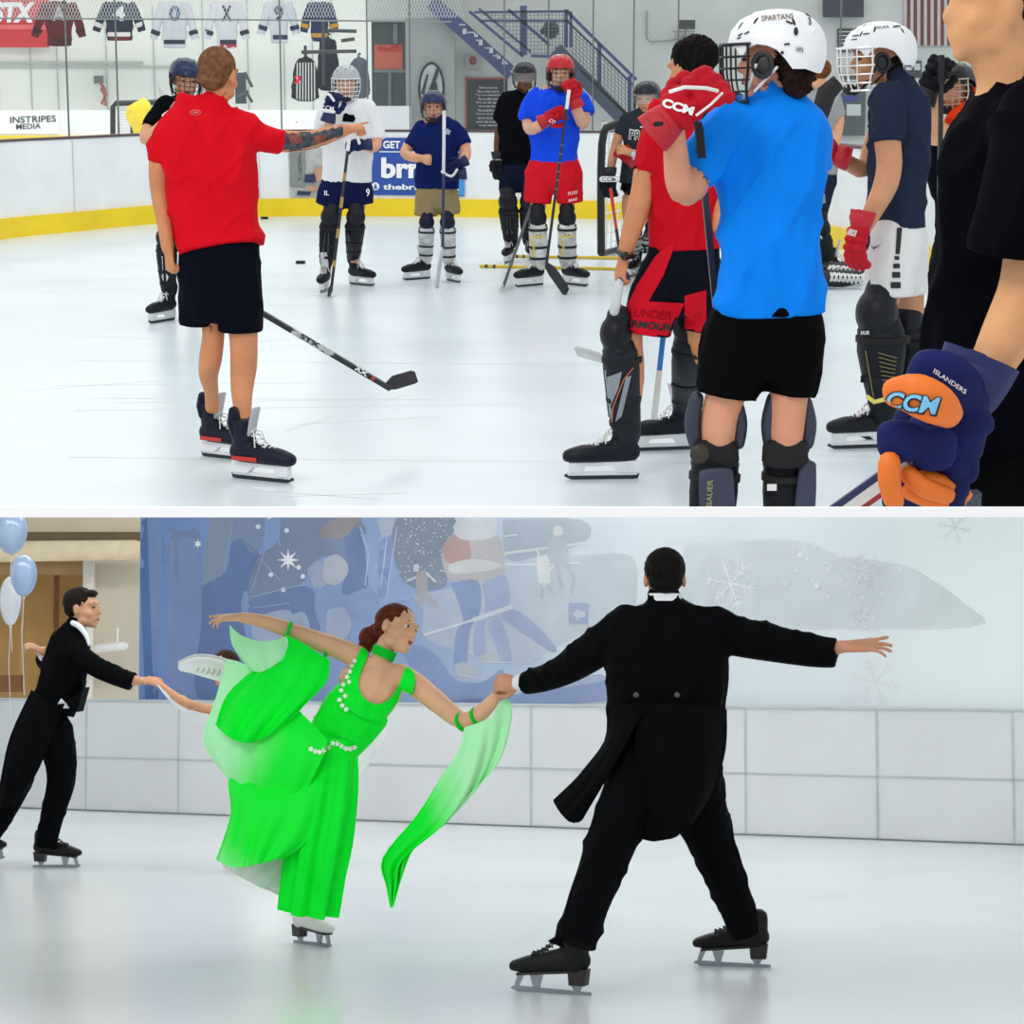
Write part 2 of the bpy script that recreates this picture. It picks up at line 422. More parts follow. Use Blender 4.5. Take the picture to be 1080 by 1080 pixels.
def helmet(fig, shell, cage=None, cagec='15161a', visor=False, strap='0d0d10', vents='08090b', k=1.0, text_=None, ear=True, trim=None):
    f = fig.hf; K = f.k*k; r = fig.root; o = f.o
    g = Frame(o, axes=(f.x, f.y, f.z), k=K)
    rows, cols = 12, 36
    def lim(a):      # lowest elevation (as cos angle from top) by azimuth, a=0 front
        c = math.cos(a)
        return math.radians(78 + 38*(1-c)/2 + 4*math.cos(2*a) - 9*max(0, (abs(math.sin(a))-.86)/.14) + 10*math.exp(-((abs(a if a < math.pi else 2*math.pi-a)-1.05)/.16)**2) + 8*math.exp(-((abs(a if a < math.pi else 2*math.pi-a)-2.1)/.2)**2))
    def pt(t, a, sc=1.0):
        ridge = 1 + .030*max(0, math.cos(a*2))*math.sin(t)**2 + .020*math.cos(6*a)*math.sin(t*1.4)**2
        ca, sa, st, ct = math.cos(a), math.sin(a), math.sin(t), math.cos(t)
        P_ = lambda v, e=.86: math.copysign(abs(v)**e, v)
        return g(.104*sc*P_(st*sa)*ridge, -.012 + .130*sc*P_(st*ca)*ridge, .022 + .112*sc*P_(ct))
    G = [[pt(lim(2*math.pi*j/cols)*(.03+.97*i/rows), 2*math.pi*j/cols) for j in range(cols+1)] for i in range(rows+1)]
    mb = MB(); mb.sheet(G, .004*K)
    top = pt(0, 0); mb.ell(top - f.z*.004*K, .02*K, .02*K, .006*K, f, 10, 6)
    h = obj('helmet', mb, mat('helmet_'+shell, shell, .3, var=.02, coat=.08, spec=.3), r)
    # ridges: raised ribs over the crown
    rb = MB()
    for sx in (-1, 1):
        rb.tube([pt(t, sx*a, 1.012) for t, a in ((1.15,.30),(.8,.42),(.45,.8),(.45,1.9),(.8,2.5),(1.2,2.75))], .007*K, 6)
    obj('crown_ridge', rb, mat('helmet_'+shell, shell), h)
    vb = MB()
    for t, a in ((.75,.0),(.55,.5),(.55,-.5),(.95,.75),(.95,-.75),(.8,1.25),(.8,-1.25),(.9,2.2),(.9,-2.2),(.7,3.14)):
        c = pt(t, a, 1.0); n = (c-g(0,-.012,.022)).normalized(); side = perp(n, V((0,0,1)))
        up = side.cross(n); fr = Frame(c, axes=(side, up, n)); vb.ell(c, .005*K, .016*K, .006*K, fr, 8, 6)
    obj('air_vent', vb, mat('helmet_vent_'+vents, vents, .6), h)
    if ear:
        for sx in (-1, 1):
            eb = MB(); eb.tube([g(sx*(.096-.010*math.cos(a)*0), .002+.027*math.cos(a), -.014+.032*math.sin(a)) for a in [2*math.pi*i/16 for i in range(17)]], .0075*K, 6)
            eb.ell(g(sx*.090,.002,-.014), .006*K,.024*K,.029*K, f, 12, 8)
            obj('ear_guard', eb, mat('ear_guard_'+(trim or '101114'), trim or '101114', .4), h)
    sb = MB()
    for sx in (-1, 1):
        sb.tube([g(sx*.098,.02,-.01), g(sx*.088,.045,-.07), g(sx*.04,.08,-.118), g(0,.09,-.128)], .005*K, 6)
        sb.tube([g(sx*.096,-.04,-.02), g(sx*.085,.03,-.085)], .004*K, 6)
    obj('chin_strap', sb, mat('strap_'+strap, strap, .7), h)
    if cage:
        cb = MB(); rw = cage*K
        def c(a, z):   # bulging guard in front of the face
            w = 1 - .25*max(0, (-.03-z)/.1)**1.5
            a = a*(1 - .15*max(0, (-.03-z)/.1))
            return g(.112*w*math.sin(a), -.005 + .155*w*math.cos(a)**.9, z)
        zs = [.045,.012,-.020,-.052,-.084,-.112]
        for z in zs: cb.tube([c(a, z) for a in [math.radians(d) for d in range(-78, 79, 13)]], rw*(1.5 if z in (zs[0], zs[-1]) else 1), 5)
        for d in (-75,-52,-34,-17,0,17,34,52,75):
            a = math.radians(d); cb.tube([c(a, .045-.157*i/8) for i in range(9)], rw*(1.4 if abs(d) == 75 else 1), 5)
        obj('face_cage', cb, mat('cage_'+cagec, cagec, .3, metal=.3), h)
        obj('chin_cup', MB().ell(g(0,.108,-.108), .045*K,.025*K,.022*K, f, 12, 8), mat('chin_cup', '0b0b0d', .7), h)
    if visor:
        vv = [[g(.108*math.sin(a), -.005+.150*math.cos(a), z) for a in [math.radians(d) for d in range(-75, 76, 10)]] for z in (.045,.01,-.03)]
        m = mat('visor', 'dfe8ee', .05, alpha=.10)
        obj('visor', MB().sheet(vv, .0015*K), m, h)
    return h
def skate(fig, ankle, yaw, k=1.0, boot='14161c', holder='e9ecef', lace='e8e8e4', accent=None, pitch=0, figure=False, heelc=None, z0=0.0, roll=0):
    """ankle: ground point under the ankle"""
    fw = V((math.sin(math.radians(yaw)), -math.cos(math.radians(yaw)), 0)); heel = V(ankle) - fw*.035*k
    fig.bend(V(ankle))
    f = Frame(heel, yaw, pitch, roll, k); K = k; r = fig.root
    # boot
    b = MB()
    S = lambda y, z, w, h: (f(0,y,z), f.x*w*K, f.z*h*K)
    if figure:
        secs = [S(.005,.125,.034,.036), S(.05,.125,.039,.046), S(.11,.120,.043,.044), S(.17,.110,.047,.038), S(.225,.102,.046,.032), S(.272,.095,.032,.022)]
        sole = .06
    else:
        secs = [S(.0,.120,.036,.042), S(.05,.120,.043,.048), S(.11,.118,.046,.046), S(.17,.113,.050,.042), S(.225,.110,.049,.038), S(.272,.104,.038,.030)]
    b.loft(secs, 14)
    A = lambda y, z, w, d: (f(0,y,z), f.x*w*K, f.y*d*K)
    b.loft([A(.035,.11,.038,.055), A(.037,.16,.041,.058)]+([A(.03,.20,.042,.052)] if figure else [A(.030,.21,.046,.053), A(.026,.262,.049,.053)]), 14, (True, figure))
    bo = obj('skate', b, mat('boot_'+boot, boot, .5, var=.05, spec=.25), r, remesh=.007*K, sm=2)
    if not figure:
        t = MB(); t.loft([A(.075,.20,.030,.012), A(.088,.26,.034,.010), A(.105,.315,.032,.008)], 10); obj('tongue', t, mat('boot_tongue_'+(heelc or 'c9ccd0'), heelc or 'c9ccd0', .6), bo)
        c = MB(); c.loft([A(.0,.20,.046,.022), A(-.01,.25,.050,.024), A(-.015,.300,.030,.016)], 10); obj('tendon_guard', c, mat('boot_'+boot, boot), bo)
    # laces
    l = MB()
    n = 7
    for i in range(n):
        y = .195-.105*i/(n-1); z = .146+.075*(i/(n-1))**1.6; w = .026
        l.tube([f(-w,y,z-.008), f(0,y+.002,z+.004), f(w,y-.012,z-.006)], .0036*K, 5)
        l.tube([f(w,y,z-.008), f(0,y+.002,z+.005), f(-w,y-.012,z-.006)], .0036*K, 5)
    if not figure:
        l.tube([f(0,.085,.225), f(.03,.11,.20), f(.04,.12,.15)], .003*K, 5); l.tube([f(0,.085,.225), f(-.03,.11,.21), f(-.045,.12,.16)], .003*K, 5)
    obj('laces', l, mat('lace_'+lace, lace, .8), bo)
    if accent:
        a = MB()
        for sx in (-1,1): a.box(f(sx*.0455,.065,.098), .003*K, .065*K, .009*K, f)
        obj('accent_stripe', a, mat('accent_'+accent, accent, .5), bo)
    if figure:
        h = MB(); h.prism([f(-.022*0-.024,-.02,.095), f(-.024,.055,.095), f(-.024,.05,.035), f(-.024,-.012,.035)], f.x*.048*K)
        h.prism([f(-.026,.055,.088), f(-.03,.255,.072), f(-.03,.255,.062), f(-.026,.055,.078)], f.x*.055*K)
        obj('heel', h, mat('heel_'+boot, heelc or boot, .5), bo, smooth=False)
        bl = MB(); bl.prism([f(-.003,-.03,.0), f(-.003,.26,.0), f(-.003,.29,.012), f(-.003,.275,.022), f(-.003,-.03,.012)], f.x*.006*K)
        for y in (.02, .18): bl.prism([f(-.006,y-.02,.038 if y < .1 else .064), f(-.006,y+.03,.038 if y < .1 else .064), f(-.006,y+.015,.012), f(-.006,y-.005,.012)], f.x*.012*K)
        bl.prism([f(-.006,.235,.064), f(-.006,.26,.062), f(-.006,.272,.02), f(-.006,.255,.02)], f.x*.012*K)
        obj('blade', bl, mat('steel', '8d949c', .25, metal=.8), bo, smooth=False)
    else:
        h = MB()
        h.prism([f(-.018,-.02,.082), f(-.018,.27,.074), f(-.014,.272,.030), f(-.014,.215,.030), f(-.018,.20,.058), f(-.018,.09,.058), f(-.014,.06,.030), f(-.014,-.025,.030)], f.x*.034*K)
        h.prism([f(-.007,-.03,.034), f(-.007,.285,.034), f(-.007,.275,.018), f(-.007,-.02,.018)], f.x*.014*K)
        obj('blade_holder', h, mat('holder_'+holder, holder, .4), bo, smooth=False)
        bl = MB(); bl.prism([f(-.003,-.025,.002), f(-.003,.0,.0), f(-.003,.26,.0), f(-.003,.292,.014), f(-.003,.29,.024), f(-.003,-.032,.024)], f.x*.006*K)
        obj('blade', bl, mat('steel_dark', '3a3f45', .3, metal=.7), bo, smooth=False)
    return bo
def pad(fig, kx, ky, ax, ay, w, yaw=0, c='101218', c2='161922', strap='0b0c0f', plate=None, dy=0, dya=0, wb=None, logo=None, back=False):
    """hockey shin guard from knee to ankle; w half width in picture points"""
    r = fig.root; K = fig.P(kx, ky, dy); A = fig.P(ax, ay, dya); m = fig.m; A = A + (A-K).normalized()*.05
    ax_ = (A-K); ln = ax_.length; D = ax_.normalized()
    f0 = V((math.sin(math.radians(yaw)), -math.cos(math.radians(yaw)), 0)); Fw = (f0-D*f0.dot(D)).normalized(); X = Fw.cross(-D).normalized()
    W = w*m; wb = (wb or w*.72)*m
    fr = Frame(K, axes=(X, Fw, -D))
    s = MB()
    s.loft([(K+D*ln*.16+Fw*W*.15, X*W*.95, Fw*W*.9), (K+D*ln*.35+Fw*W*.1, X*W*.98, Fw*W*.95), (K+D*ln*.65+Fw*W*.05, X*(W+wb)*.5, Fw*(W+wb)*.5), (K+D*ln*.92, X*wb, Fw*wb*1.05), (K+D*ln*1.0, X*wb*.9, Fw*wb)], 16, (True, True), sq=.85)
    sh = obj('shin_guard', s, mat('guard_'+c, c, .55, var=.2, scale=14, bump=.15, bscale=30, spec=.2), r)
    k = MB(); k.ell(K+Fw*W*.35, W*.98, W*.85, W*1.05, fr, 16, 10); k.ell(K-D*W*.9+Fw*W*.15, W*.85, W*.65, W*.7, fr, 14, 8)
    k.ell(K+D*W*.85+Fw*W*.25, W*1.02, W*.8, W*.45, fr, 14, 8)
    obj('knee_cap', k, mat('guard_'+c2, c2, .45, var=.15, spec=.25), sh, remesh=max(.006, W*.09), sm=2)
    t = MB()
    for q in (.24, .62, .86):
        ww = W*1.04 if q < .4 else (W+wb)*.52 if q < .7 else wb*1.08
        c_ = K+D*ln*q+Fw*W*.05
        t.loft([(c_-D*W*.13, X*ww, Fw*ww*1.02), (c_+D*W*.13, X*ww, Fw*ww*1.02)], 16, (False, False), sq=.85)
    obj('strap', t, mat('guard_strap_'+strap, strap, .8), sh)
    if plate:
        p = MB()
        for sx in (-1, 1):
            p.prism([K+D*ln*a+X*W*b+Fw*W*cc for a, b, cc in ((.32,sx*.12,1.02),(.36,sx*.75,.72),(.60,sx*.62,.66),(.80,sx*.15,.85))], Fw*W*.06)
        obj('guard_plate', p, mat('plate_'+plate, plate, .4), sh)
    return sh
def glove(fig, W, D, B, k=1.0, c='10131c', c2=None, palm='0c0c0e', curl=.5, cuff=True, thumb=1, root=None):
    """hockey glove: flared cuff, rolls over the back and fingers"""
    D = V(D).normalized(); B = V(B); B = (B-D*B.dot(D)).normalized(); S_ = D.cross(B).normalized(); W = V(W); r = root or fig.root
    mb = MB(); fr = Frame(W, axes=(S_, D, B))
    P = lambda a, b, c_: W + S_*a*k + D*b*k + B*c_*k
    # back-of-hand rolls
    mb.ell(P(0,.020,.012), .062*k,.030*k,.036*k, fr, 14, 8)
    for b in (.055,.090): 
        mb.ell(P(-.026,b,.014), .034*k,.021*k,.032*k, fr, 12, 8); mb.ell(P(.026,b,.014), .034*k,.021*k,.032*k, fr, 12, 8)
    e = P(0,.108,.004)
    for i, (o, l) in enumerate(((.045,.085),(.016,.095),(-.015,.09),(-.044,.075))):
        p = e+S_*o*k
        for j in range(3):
            ang = curl*(j+.5); d = D*math.cos(ang)-B*math.sin(ang); q = p+d*l/3*k
            fx = Frame(p, axes=(S_, d, S_.cross(d))); mb.ell((p+q)/2, .0185*k, .0215*k, .0195*k, fx, 12, 8); p = q
    t = thumb; p = P(t*.05,.012,-.01)
    for j in range(3):
        d = (D*(.75+.2*j) + S_*t*(.6-.35*j) - B*(.35+.25*curl*j)).normalized(); q = p+d*.036*k
        fx = Frame(p, axes=(perp(d), d, perp(d).cross(d))); mb.ell((p+q)/2, .022*k, .026*k, .022*k, fx, 12, 8); p = q
    g = obj('glove', mb, mat('glove_'+c, c, .65, var=.12, bump=.1, bscale=50, spec=.15), r, remesh=.0052*k, sm=2)
    pm = MB(); pm.ell(P(0,.06,-.008), .055*k,.065*k,.028*k, fr, 14, 8)
    obj('glove_palm', pm, mat('glove_palm_'+palm, palm, .8), g)
    if cuff:
        cf = MB(); cf.loft([(P(0,-.070,.004), S_*.058*k, B*.048*k), (P(0,-.04,.004), S_*.055*k, B*.045*k), (P(0,-.01,.004), S_*.049*k, B*.039*k)], 16, (False, True), sq=.85)
        cf.ell(P(0,-.040,.034), .046*k,.034*k,.018*k, fr, 14, 8)
        obj('glove_cuff', cf, mat('glove_cuff_'+(c2 or c), c2 or c, .6, var=.1), g)
    return g
def stick(label, pts, blade, Ys, c='14151a', wpx=None, bc='17181c', tape=None, group=None, name='hockey_stick', grip=None, bw=.038):
    """pts: butt and heel picture points; blade: heel->toe; Ys their distances"""
    S = cur(); A = S.P(*pts[0], Ys[0]); B = S.P(*pts[1], Ys[1]); T = S.P(*blade, Ys[2])
    r = thing(name, label, 'hockey stick', (B.x, B.y, min(B.z, T.z)), group)
    m = MB(); m.beam(A, B, .011, .0165, V((0,1,0))); sh = obj('shaft', m, mat('stick_'+c, c, .4, var=.1), r, smooth=False)
    D = (B-A).normalized(); t = (T-B); n = 8; G = []
    up = (-D - t.normalized()*(-D).dot(t.normalized())).normalized()
    for i in range(n+1):
        u = i/n; c_ = B + t*u + V((0,1,0))*(.02*u*u); h = bw*(1 if u < .9 else .8)*(.55+.45*min(1, u*4))
        G.append([c_ + up*(h*(2*j/3-1)+h*.5) for j in range(4)])
    m = MB(); m.sheet(G, .006); bl = obj('blade', m, mat('stick_blade_'+bc, bc, .6, var=.1), r)
    m = MB(); m.beam(A-D*.01, A+D*.14, .013, .0185, V((0,1,0))); obj('grip_tape', m, mat('grip_'+(grip or 'e4e4e0'), grip or 'e4e4e0', .8), r, smooth=False)
    if tape:
        m = MB()
        for a, b in tape[1]: m.beam(A+(B-A)*a, A+(B-A)*b, .0122, .0180, V((0,1,0)))
        obj('shaft_band', m, mat('band_'+tape[0], tape[0], .5), sh, smooth=False)
    return r, sh, bl
def cut_below(root, row):
    """keep only what stands above the ledge that hides the rest"""
    S = cur(); a = S.ray(0, row); b = S.ray(1080, row); n = b.cross(a).normalized()
    if n.z < 0: n = -n
    o = V((0,0,S.h)); objs = [root]+list(root.children_recursive)
    for q in objs:
        if q.type != 'MESH': continue
        off = OFF[q.name]; bm = bmesh.new(); bm.from_mesh(q.data)
        g = bm.verts[:]+bm.edges[:]+bm.faces[:]
        r = bmesh.ops.bisect_plane(bm, geom=g, plane_co=o-off, plane_no=n, clear_inner=True)
        ed = [e for e in r['geom_cut'] if isinstance(e, bmesh.types.BMEdge)]
        try: bmesh.ops.holes_fill(bm, edges=ed)
        except Exception: pass
        bm.to_mesh(q.data); bm.free()
        if not len(q.data.polygons): bpy.data.objects.remove(q)
class Pen(Fig):
    def __init__(s, Y): s.S = cur(); s.Y = Y; s.m = Y/F
# ================================================================ UPPER RINK
MODE[0] = 'u'
ice = mat('ice', 'e3eff4', .28, var=.035, scale=.9, bump=.04, bscale=3, stretch=(1,1,1), spec=.35)
bm_ = MB(); y0 = U.G(540,537).y
bm_.box((0, (y0+62)/2, -.014), 20, (62-y0)/2, .014); struct('floor', bm_, ice)
a, b = U.P(540,535,4.2), U.P(540,545,4.2)
struct('trim_1', MB().box((0, 4.2, (a.z+b.z)/2), 4, .006, (a.z-b.z)/2), mat('ledge_white', 'ffffff', .6, var=.0))
# scratches on the ice
def strokes(name, segs, m, S=U, z=.0006, w=.006):
    q = MB()
    for a, b in segs:
        a, b = S.G(*a), S.G(*b); t = (b-a).normalized(); n = V((-t.y, t.x, 0))*w
        q.add([a+n+V((0,0,z)), b+n+V((0,0,z)), b-n+V((0,0,z)), a-n+V((0,0,z))], [(0,1,2,3)])
    return obj(name, q, m, smooth=False)
o = strokes('ice_scratch', [((300,455),(430,416))]+[((random.uniform(20,1000), y),(random.uniform(20,1000), y+random.uniform(-14,14))) for y in [random.uniform(270,530) for _ in range(34)]], mat('scratch', 'dfe9ea', .6, var=0))
o['kind'] = 'structure'; o.name = 'trim_2'
# dasher boards
BL = [(-60,262),(10,251),(80,244),(150,237),(230,231),(300,228),(400,228),(500,229),(640,231),(700,235),(760,240),(820,249),(880,261),(960,280),(1130,330),(1400,430)]
BP = [U.G(*p) for p in cr(BL, 3)]
def strip(pts, z0, z1, th, push=0):
    q = MB(); R = []
    for i, p in enumerate(pts):
        t = (pts[min(i+1,len(pts)-1)]-pts[max(i-1,0)]).normalized(); n = V((-t.y, t.x, 0))
        if n.y < 0: n = -n
        a = p+n*push; b = a+n*th; R.append([V((a.x,a.y,z0)), V((a.x,a.y,z1)), V((b.x,b.y,z1)), V((b.x,b.y,z0))])
    return q.rings(R)
white_board = mat('board_white', 'eef1f3', .35, var=.03, scale=2, spec=.3)
boards = struct('wall_boards', strip(BP, 0, .97, .12), white_board)
struct('baseboard_boards', strip(BP, 0, .205, .03, -.03), mat('kick_yellow', 'f6d413', .4, var=.04, scale=3))
struct('trim_3', strip(BP, .97, .995, .14, -.01), mat('board_cap', '5a4648', .5))
q = MB()
for x, y in ((82,0),(212,0),(300,0),(640,0)):
    p = U.P(x, 150, 25); 
for p in BP[2::4]: q.box((p.x, p.y-.004, .58), .004, .01, .38)
struct('trim_4', q, mat('board_seam', 'd3d7d8', .6))
# glass and its posts
glass = mat('rink_glass', 'e6f0ee', .04, alpha=.03, var=0, spec=.2)
post = mat('glass_post', '6d7472', .4, metal=.3)
def board_at(x):
    for i in range(len(BP)-1):
        a, b = BP[i], BP[i+1]; xa, xb = 540+F*a.x/(a.y*1.0)*1, 540+F*b.x/b.y
        if xa <= x <= xb: 
            t = (x-xa)/(xb-xa); return a.lerp(b, t)
    return BP[0] if x < 0 else BP[-1]
jx = [-40,78,130,300,390,434,532,578,624,666,712,880,1100]
for i in range(len(jx)-1):
    a, b = board_at(jx[i]), board_at(jx[i+1]); pts = [a.lerp(b, t)+V((0,.05,0)) for t in (0,.5,1)]
    struct('window_%d' % (i+1), strip(pts, .995, 3.3, .012), glass)
    if i: struct('trim_%d' % (20+i), MB().box((a.x, a.y+.05, 2.15), .008, .012, 1.15), post)
# ---- far hall: second rink, back wall
wl = mat('wall_far', 'f1f3ea', .8, var=.03, scale=.6)
struct('wall_back', MB().box((-7, 54.1, 4), 9, .1, 4), wl)
q = MB()
for x in (-2,33,61,113,163,215,262,300,330,350):
    for w in (0,):
        p = U.P(x, 90, 53.98); q.box((p.x, 53.98, 1.5 if x > 90 else 1.5), .012, .01, 1.5 if x < 200 else 1.9)
p = U.P(90, 71, 53.96); q.box((p.x, 53.97, p.z), 2.6, .02, .02); p = U.P(60,66,53.96); q.box((p.x, 53.97, p.z), 2.0, .03, .03)
struct('trim_5', q, mat('wall_seam', 'bcc3bd', .7))
b2 = struct('wall_rink_behind', MB().box((-7, 48.1, .375), 9, .1, .375), white_board)
struct('baseboard_behind', MB().box((-7, 47.97, .10), 9, .03, .13), mat('kick_yellow', 'f6d413'))
ad = mat('ad_white', 'f8f9fa', .5, var=0); ink = mat('ink_black', '16181c', .6, var=0); navy = mat('ink_navy', '16204a', .6, var=0)
def sign(name, label, cat, target, poly, m, lift=.02, group=None, th=.012):
    """flat panel fixed on a wall, outline in picture points"""
    tr = tessellate_polygon([[V((x,y,0)) for x, y in poly]])
    pr = project(target if isinstance(target, (list,tuple)) else [target], poly, tr, lift, 30)
    n = len(pr.v); back = [v+V((0,th,0)) for v in pr.v]
    q = MB(); q.add(pr.v, pr.f); 
    ed = {}
    for f in pr.f:
        for i in range(len(f)): e = (f[i], f[(i+1)%len(f)]); ed[e] = ed.get((e[1],e[0]), 0)+1
    bd = [e for e in ed if (e[1],e[0]) not in ed]
    q.v += back; q.f += [tuple(n+i for i in reversed(f)) for f in pr.f] + [(a, b, b+n, a+n) for a, b in bd]
    return tag(obj(name, q, m, None, False), label, cat, group)
s = sign('advertising_panel', 'white panel reading INSTRIPES MEDIA on the boards of the rink behind', 'sign', b2, rect(-4,117,62,141), ad)
text('lettering', s, 'INSTRIPES', (10.5,130), (59,128.5), (0,-7), ink); text('lettering', s, 'MEDIA', (17,136.5), (43,135.5), (0,-5.5), ink)
s = sign('advertising_panel', 'white panel with large black STX letters right of the red-shirted coach', 'sign', b2, rect(240,111,287,140), ad)
text('lettering', s, 'STX', (246,126), (284,126), (0,-12), ink, shear=.2, bold=.04)
s = sign('advertising_panel', 'white panel with a small grey crest and lines of small print', 'sign', b2, rect(288,112,334,140), ad)
decal('crest', s, [[(299,120),(306,123),(305,129),(300,132),(295,129),(294,123)], quad((296,128),(306,119),2)], mat('crest_grey','7d858c',.6))
for i, w in enumerate((8,10,12,9,13,11)): decal('small_print', s, [quad((317-w/2,116+2.6*i),(317+w/2,116+2.6*i),1)], mat('print_grey','8c9296',.6))
# red banner
s = sign('banner', 'red banner with white STX letters high on the far wall, top left', 'banner', bpy.data.objects['wall_back'], rect(-10,-6,52,50), mat('banner_red', 'd42a33', .7), lift=.3)
text('lettering', s, 'STX', (-8,24), (37,24), (0,-22), ad, shear=.15, bold=.05)
decal('banner_band', s, [rect(-10,26,51.8,31)], mat('banner_red2', 'e8656a', .7))
# electrical box with hose
p = U.P(104,84,53.8); r = thing('junction_box', 'grey electrical box with an orange hose hanging below, on the far white wall', 'box', (p.x, 53.9, p.z-.1))
obj('housing', MB().box(p, .10, .08, .09), mat('box_grey', '6e7672', .5), r, smooth=False)
obj('hose', MB().tube([U.P(x,y,53.7) for x,y in ((105,87),(110,93),(112,100),(107,109),(112,112),(110,99),(107,95),(109,90))], .035, 6), mat('hose_orange', 'b8705a', .6), r)
# hanging jerseys
def jersey(label, x, y0, y1, w, c, c2, c3, num=None, sl=None, stripe=None, Y=52, ink_=None):
    P_ = Pen(Y); r = thing('hockey_jersey', label, 'jersey', tuple(U.P(x, y1, Y)), 'jerseys hanging above the far rink')
    m = MB(); P_.limb(m, [(x,y0,w*.42,0,3),(x,(y0+y1)/2,w*.36,0,4),(x+.5,y1,w*.33,0,4)], 14, (True, False)); 
    b = obj('jersey_body', m, cloth('j'+c, c), r, remesh=.05, sm=2, fold=.04, fscale=(4,4,1))
    for q in (-1,1):
        e = (sl or y1-10); m = MB(); P_.limb(m, [(x+q*w*.33,y0+2,5,0,3.5),(x+q*w*.48,(y0+e)/2,4.5,0,3),(x+q*w*.60,e,4,0,3)], 10, (True, False))
        s_ = obj('sleeve', m, cloth('j'+c, c), r, fold=.02)
        m = MB(); P_.limb(m, [(x+q*w*.52,e-9,4.9,0,3.5),(x+q*w*.56,e-4.5,4.8,0,3.5)], 10, (False, False)); obj('sleeve_stripe', m, cloth('j'+c2, c2), s_)
    decal('hem_stripe', b, [[(x-w*.4,y1-9),(x+w*.4,y1-9),(x+w*.4,y1-4.5),(x-w*.4,y1-4.5)]], cloth('j'+c2, c2))
    if c3: decal('hem_stripe', b, [[(x-w*.4,y1-4.2),(x+w*.4,y1-4.2),(x+w*.4,y1+4),(x-w*.4,y1+4)]], cloth('j'+c3, c3))
    if num: text('number', b, num, (x-w*.16,y0+18), (x+w*.16,y0+18), (0,-16), cloth('j'+(ink_ or c2), ink_ or c2), bold=.03)
    return r
jersey('dark maroon jersey hanging far left beside the red banner', 62, 4, 49, 42, '5c1420', '3a0c14', '4d101a', 'A', ink_='a9a4a6')
jersey('navy jersey with maroon hem and white outlined number 4', 125.5, 4, 43, 40, '1c2238', 'd8d4d4', '6a1a28', '4', ink_='dcdce0')
jersey('white jersey with navy sleeves and number 0, third from the left', 184, 4, 51, 37, 'c9ccd2', '23293c', 'c9ccd2', '0', ink_='3b5a88')
jersey('white jersey with bright red hem hanging above the coach', 239, 4, 51, 35, 'cfd1d6', '2c3040', 'b21f2c', 'X', ink_='2c3040')
jersey('white jersey with navy bands and navy number 9', 294, 4, 46, 31, 'c4c9d0', '2a3350', 'c4c9d0', '9', ink_='2a3350')
jersey('navy jersey with two yellow hem bands', 337, 4, 44, 28, '1d2a52', 'b98a2c', '1d2a52')
# netting strip
q = MB()
for i in range(150): 
    x = -12+i*3.3; q.tube([U.P(x, -6, 30), U.P(x+10, 19, 30)], .0035, 3); q.tube([U.P(x+10, -6, 30), U.P(x, 19, 30)], .0035, 3)
r = thing('safety_net', 'thin white safety netting across the top left above the boards', 'net', tuple(U.P(240,19,30)))
obj('netting', q, mat('net_white', 'dfe2e0', .8), r, kind='stuff')
obj('cable', MB().tube([U.P(-10,19.5,30), U.P(200,20.5,30), U.P(476,23,30)], .012, 5), mat('cable','8b908e',.6), r)
# clothes rail with referee shirt and coats
r = thing('clothes_rail', 'dark double-bar clothes rail mounted in front of the white wall', 'rail', tuple(U.P(345,60,45)))
m = MB()
for a, b in (((318,55),(376,54)),((345,32),(376,33)),((360,43),(374,41))): m.tube([U.P(*a,45), U.P(*b,45)], .035, 6)
m.tube([U.P(322,62,45), U.P(322,48,45)], .03, 6); m.tube([U.P(341,20,45.2), U.P(341,90,45.2)], .03, 6)
obj('bar', m, mat('rail_dark', '2b3036', .5), r)
def hung(name, label, x, y0, y1, w, c, Y=44.8, slv=None, dark=None):
    P_ = Pen(Y); r = thing(name, label, 'shirt', tuple(U.P(x,y1,Y))); m = MB()
    P_.limb(m, [(x,y0,w*.2,0,3),(x,y0+4,w*.42,0,5),(x,(y0+y1)/2,w*.44,0,6),(x,y1,w*.42,0,6)], 16, (True, False))
    for q in (-1,1): P_.limb(m, [(x+q*w*.36,y0+5,w*.13,0,4),(x+q*w*.47,(y0+y1)/2,w*.12,0,4),(x+q*w*.52,slv or y1-3,w*.10,0,4)], 10, (True, False))
    b = obj('garment', m, cloth('h'+c, c), r, remesh=.05, sm=2, fold=.03, fscale=(5,5,1))
    obj('hanger', MB().tube([U.P(x,y0+1,Y), U.P(x,y0-3,Y), U.P(x+1.5,y0-5,Y), U.P(x+2,y0-3,Y)], .02, 5), mat('rail_dark','2b3036'), r)
    return r, b
r, b = hung('referee_shirt', 'black and white striped referee shirt hanging with a red armband', 322, 61, 107, 23, '1b1c20')
for i in range(7): decal('white_stripe', b, [[(313+i*3.0,66),(314.1+i*3.0,66),(313.6+i*3.15,106),(312.4+i*3.15,106)]], cloth('wstripe','d8d8d6'))
decal('armband', b, [rect(309,80,317,88)], cloth('armband','d4243a'))
hung('coat', 'long dark navy coat hanging behind the white-shirted player', 346, 40, 96, 19, '161b2c', 45.5)
hung('jacket', 'slate grey jacket hanging at the right end of the rail', 378, 61, 104, 20, '4d5660', 44.9)
# ---- near building wall at the right
Yw = 31.5
wn = mat('wall_block', 'c6cac6', .8, var=.05, scale=1.5)
def wallbox(name, x0, x1, ytop, ybot, Y, m, th=.2, **k):
    a, b = U.P(x0, ybot, Y), U.P(x1, ybot, Y); t = U.P(x0, ytop, Y).z
    return struct(name, MB().box(((a.x+b.x)/2, Y+th/2, (a.z+t)/2), (b.x-a.x)/2, th/2, (t-a.z)/2), m, **k)
wr = wallbox('wall_right', 476, 1500, -60, 200, Yw, wn)
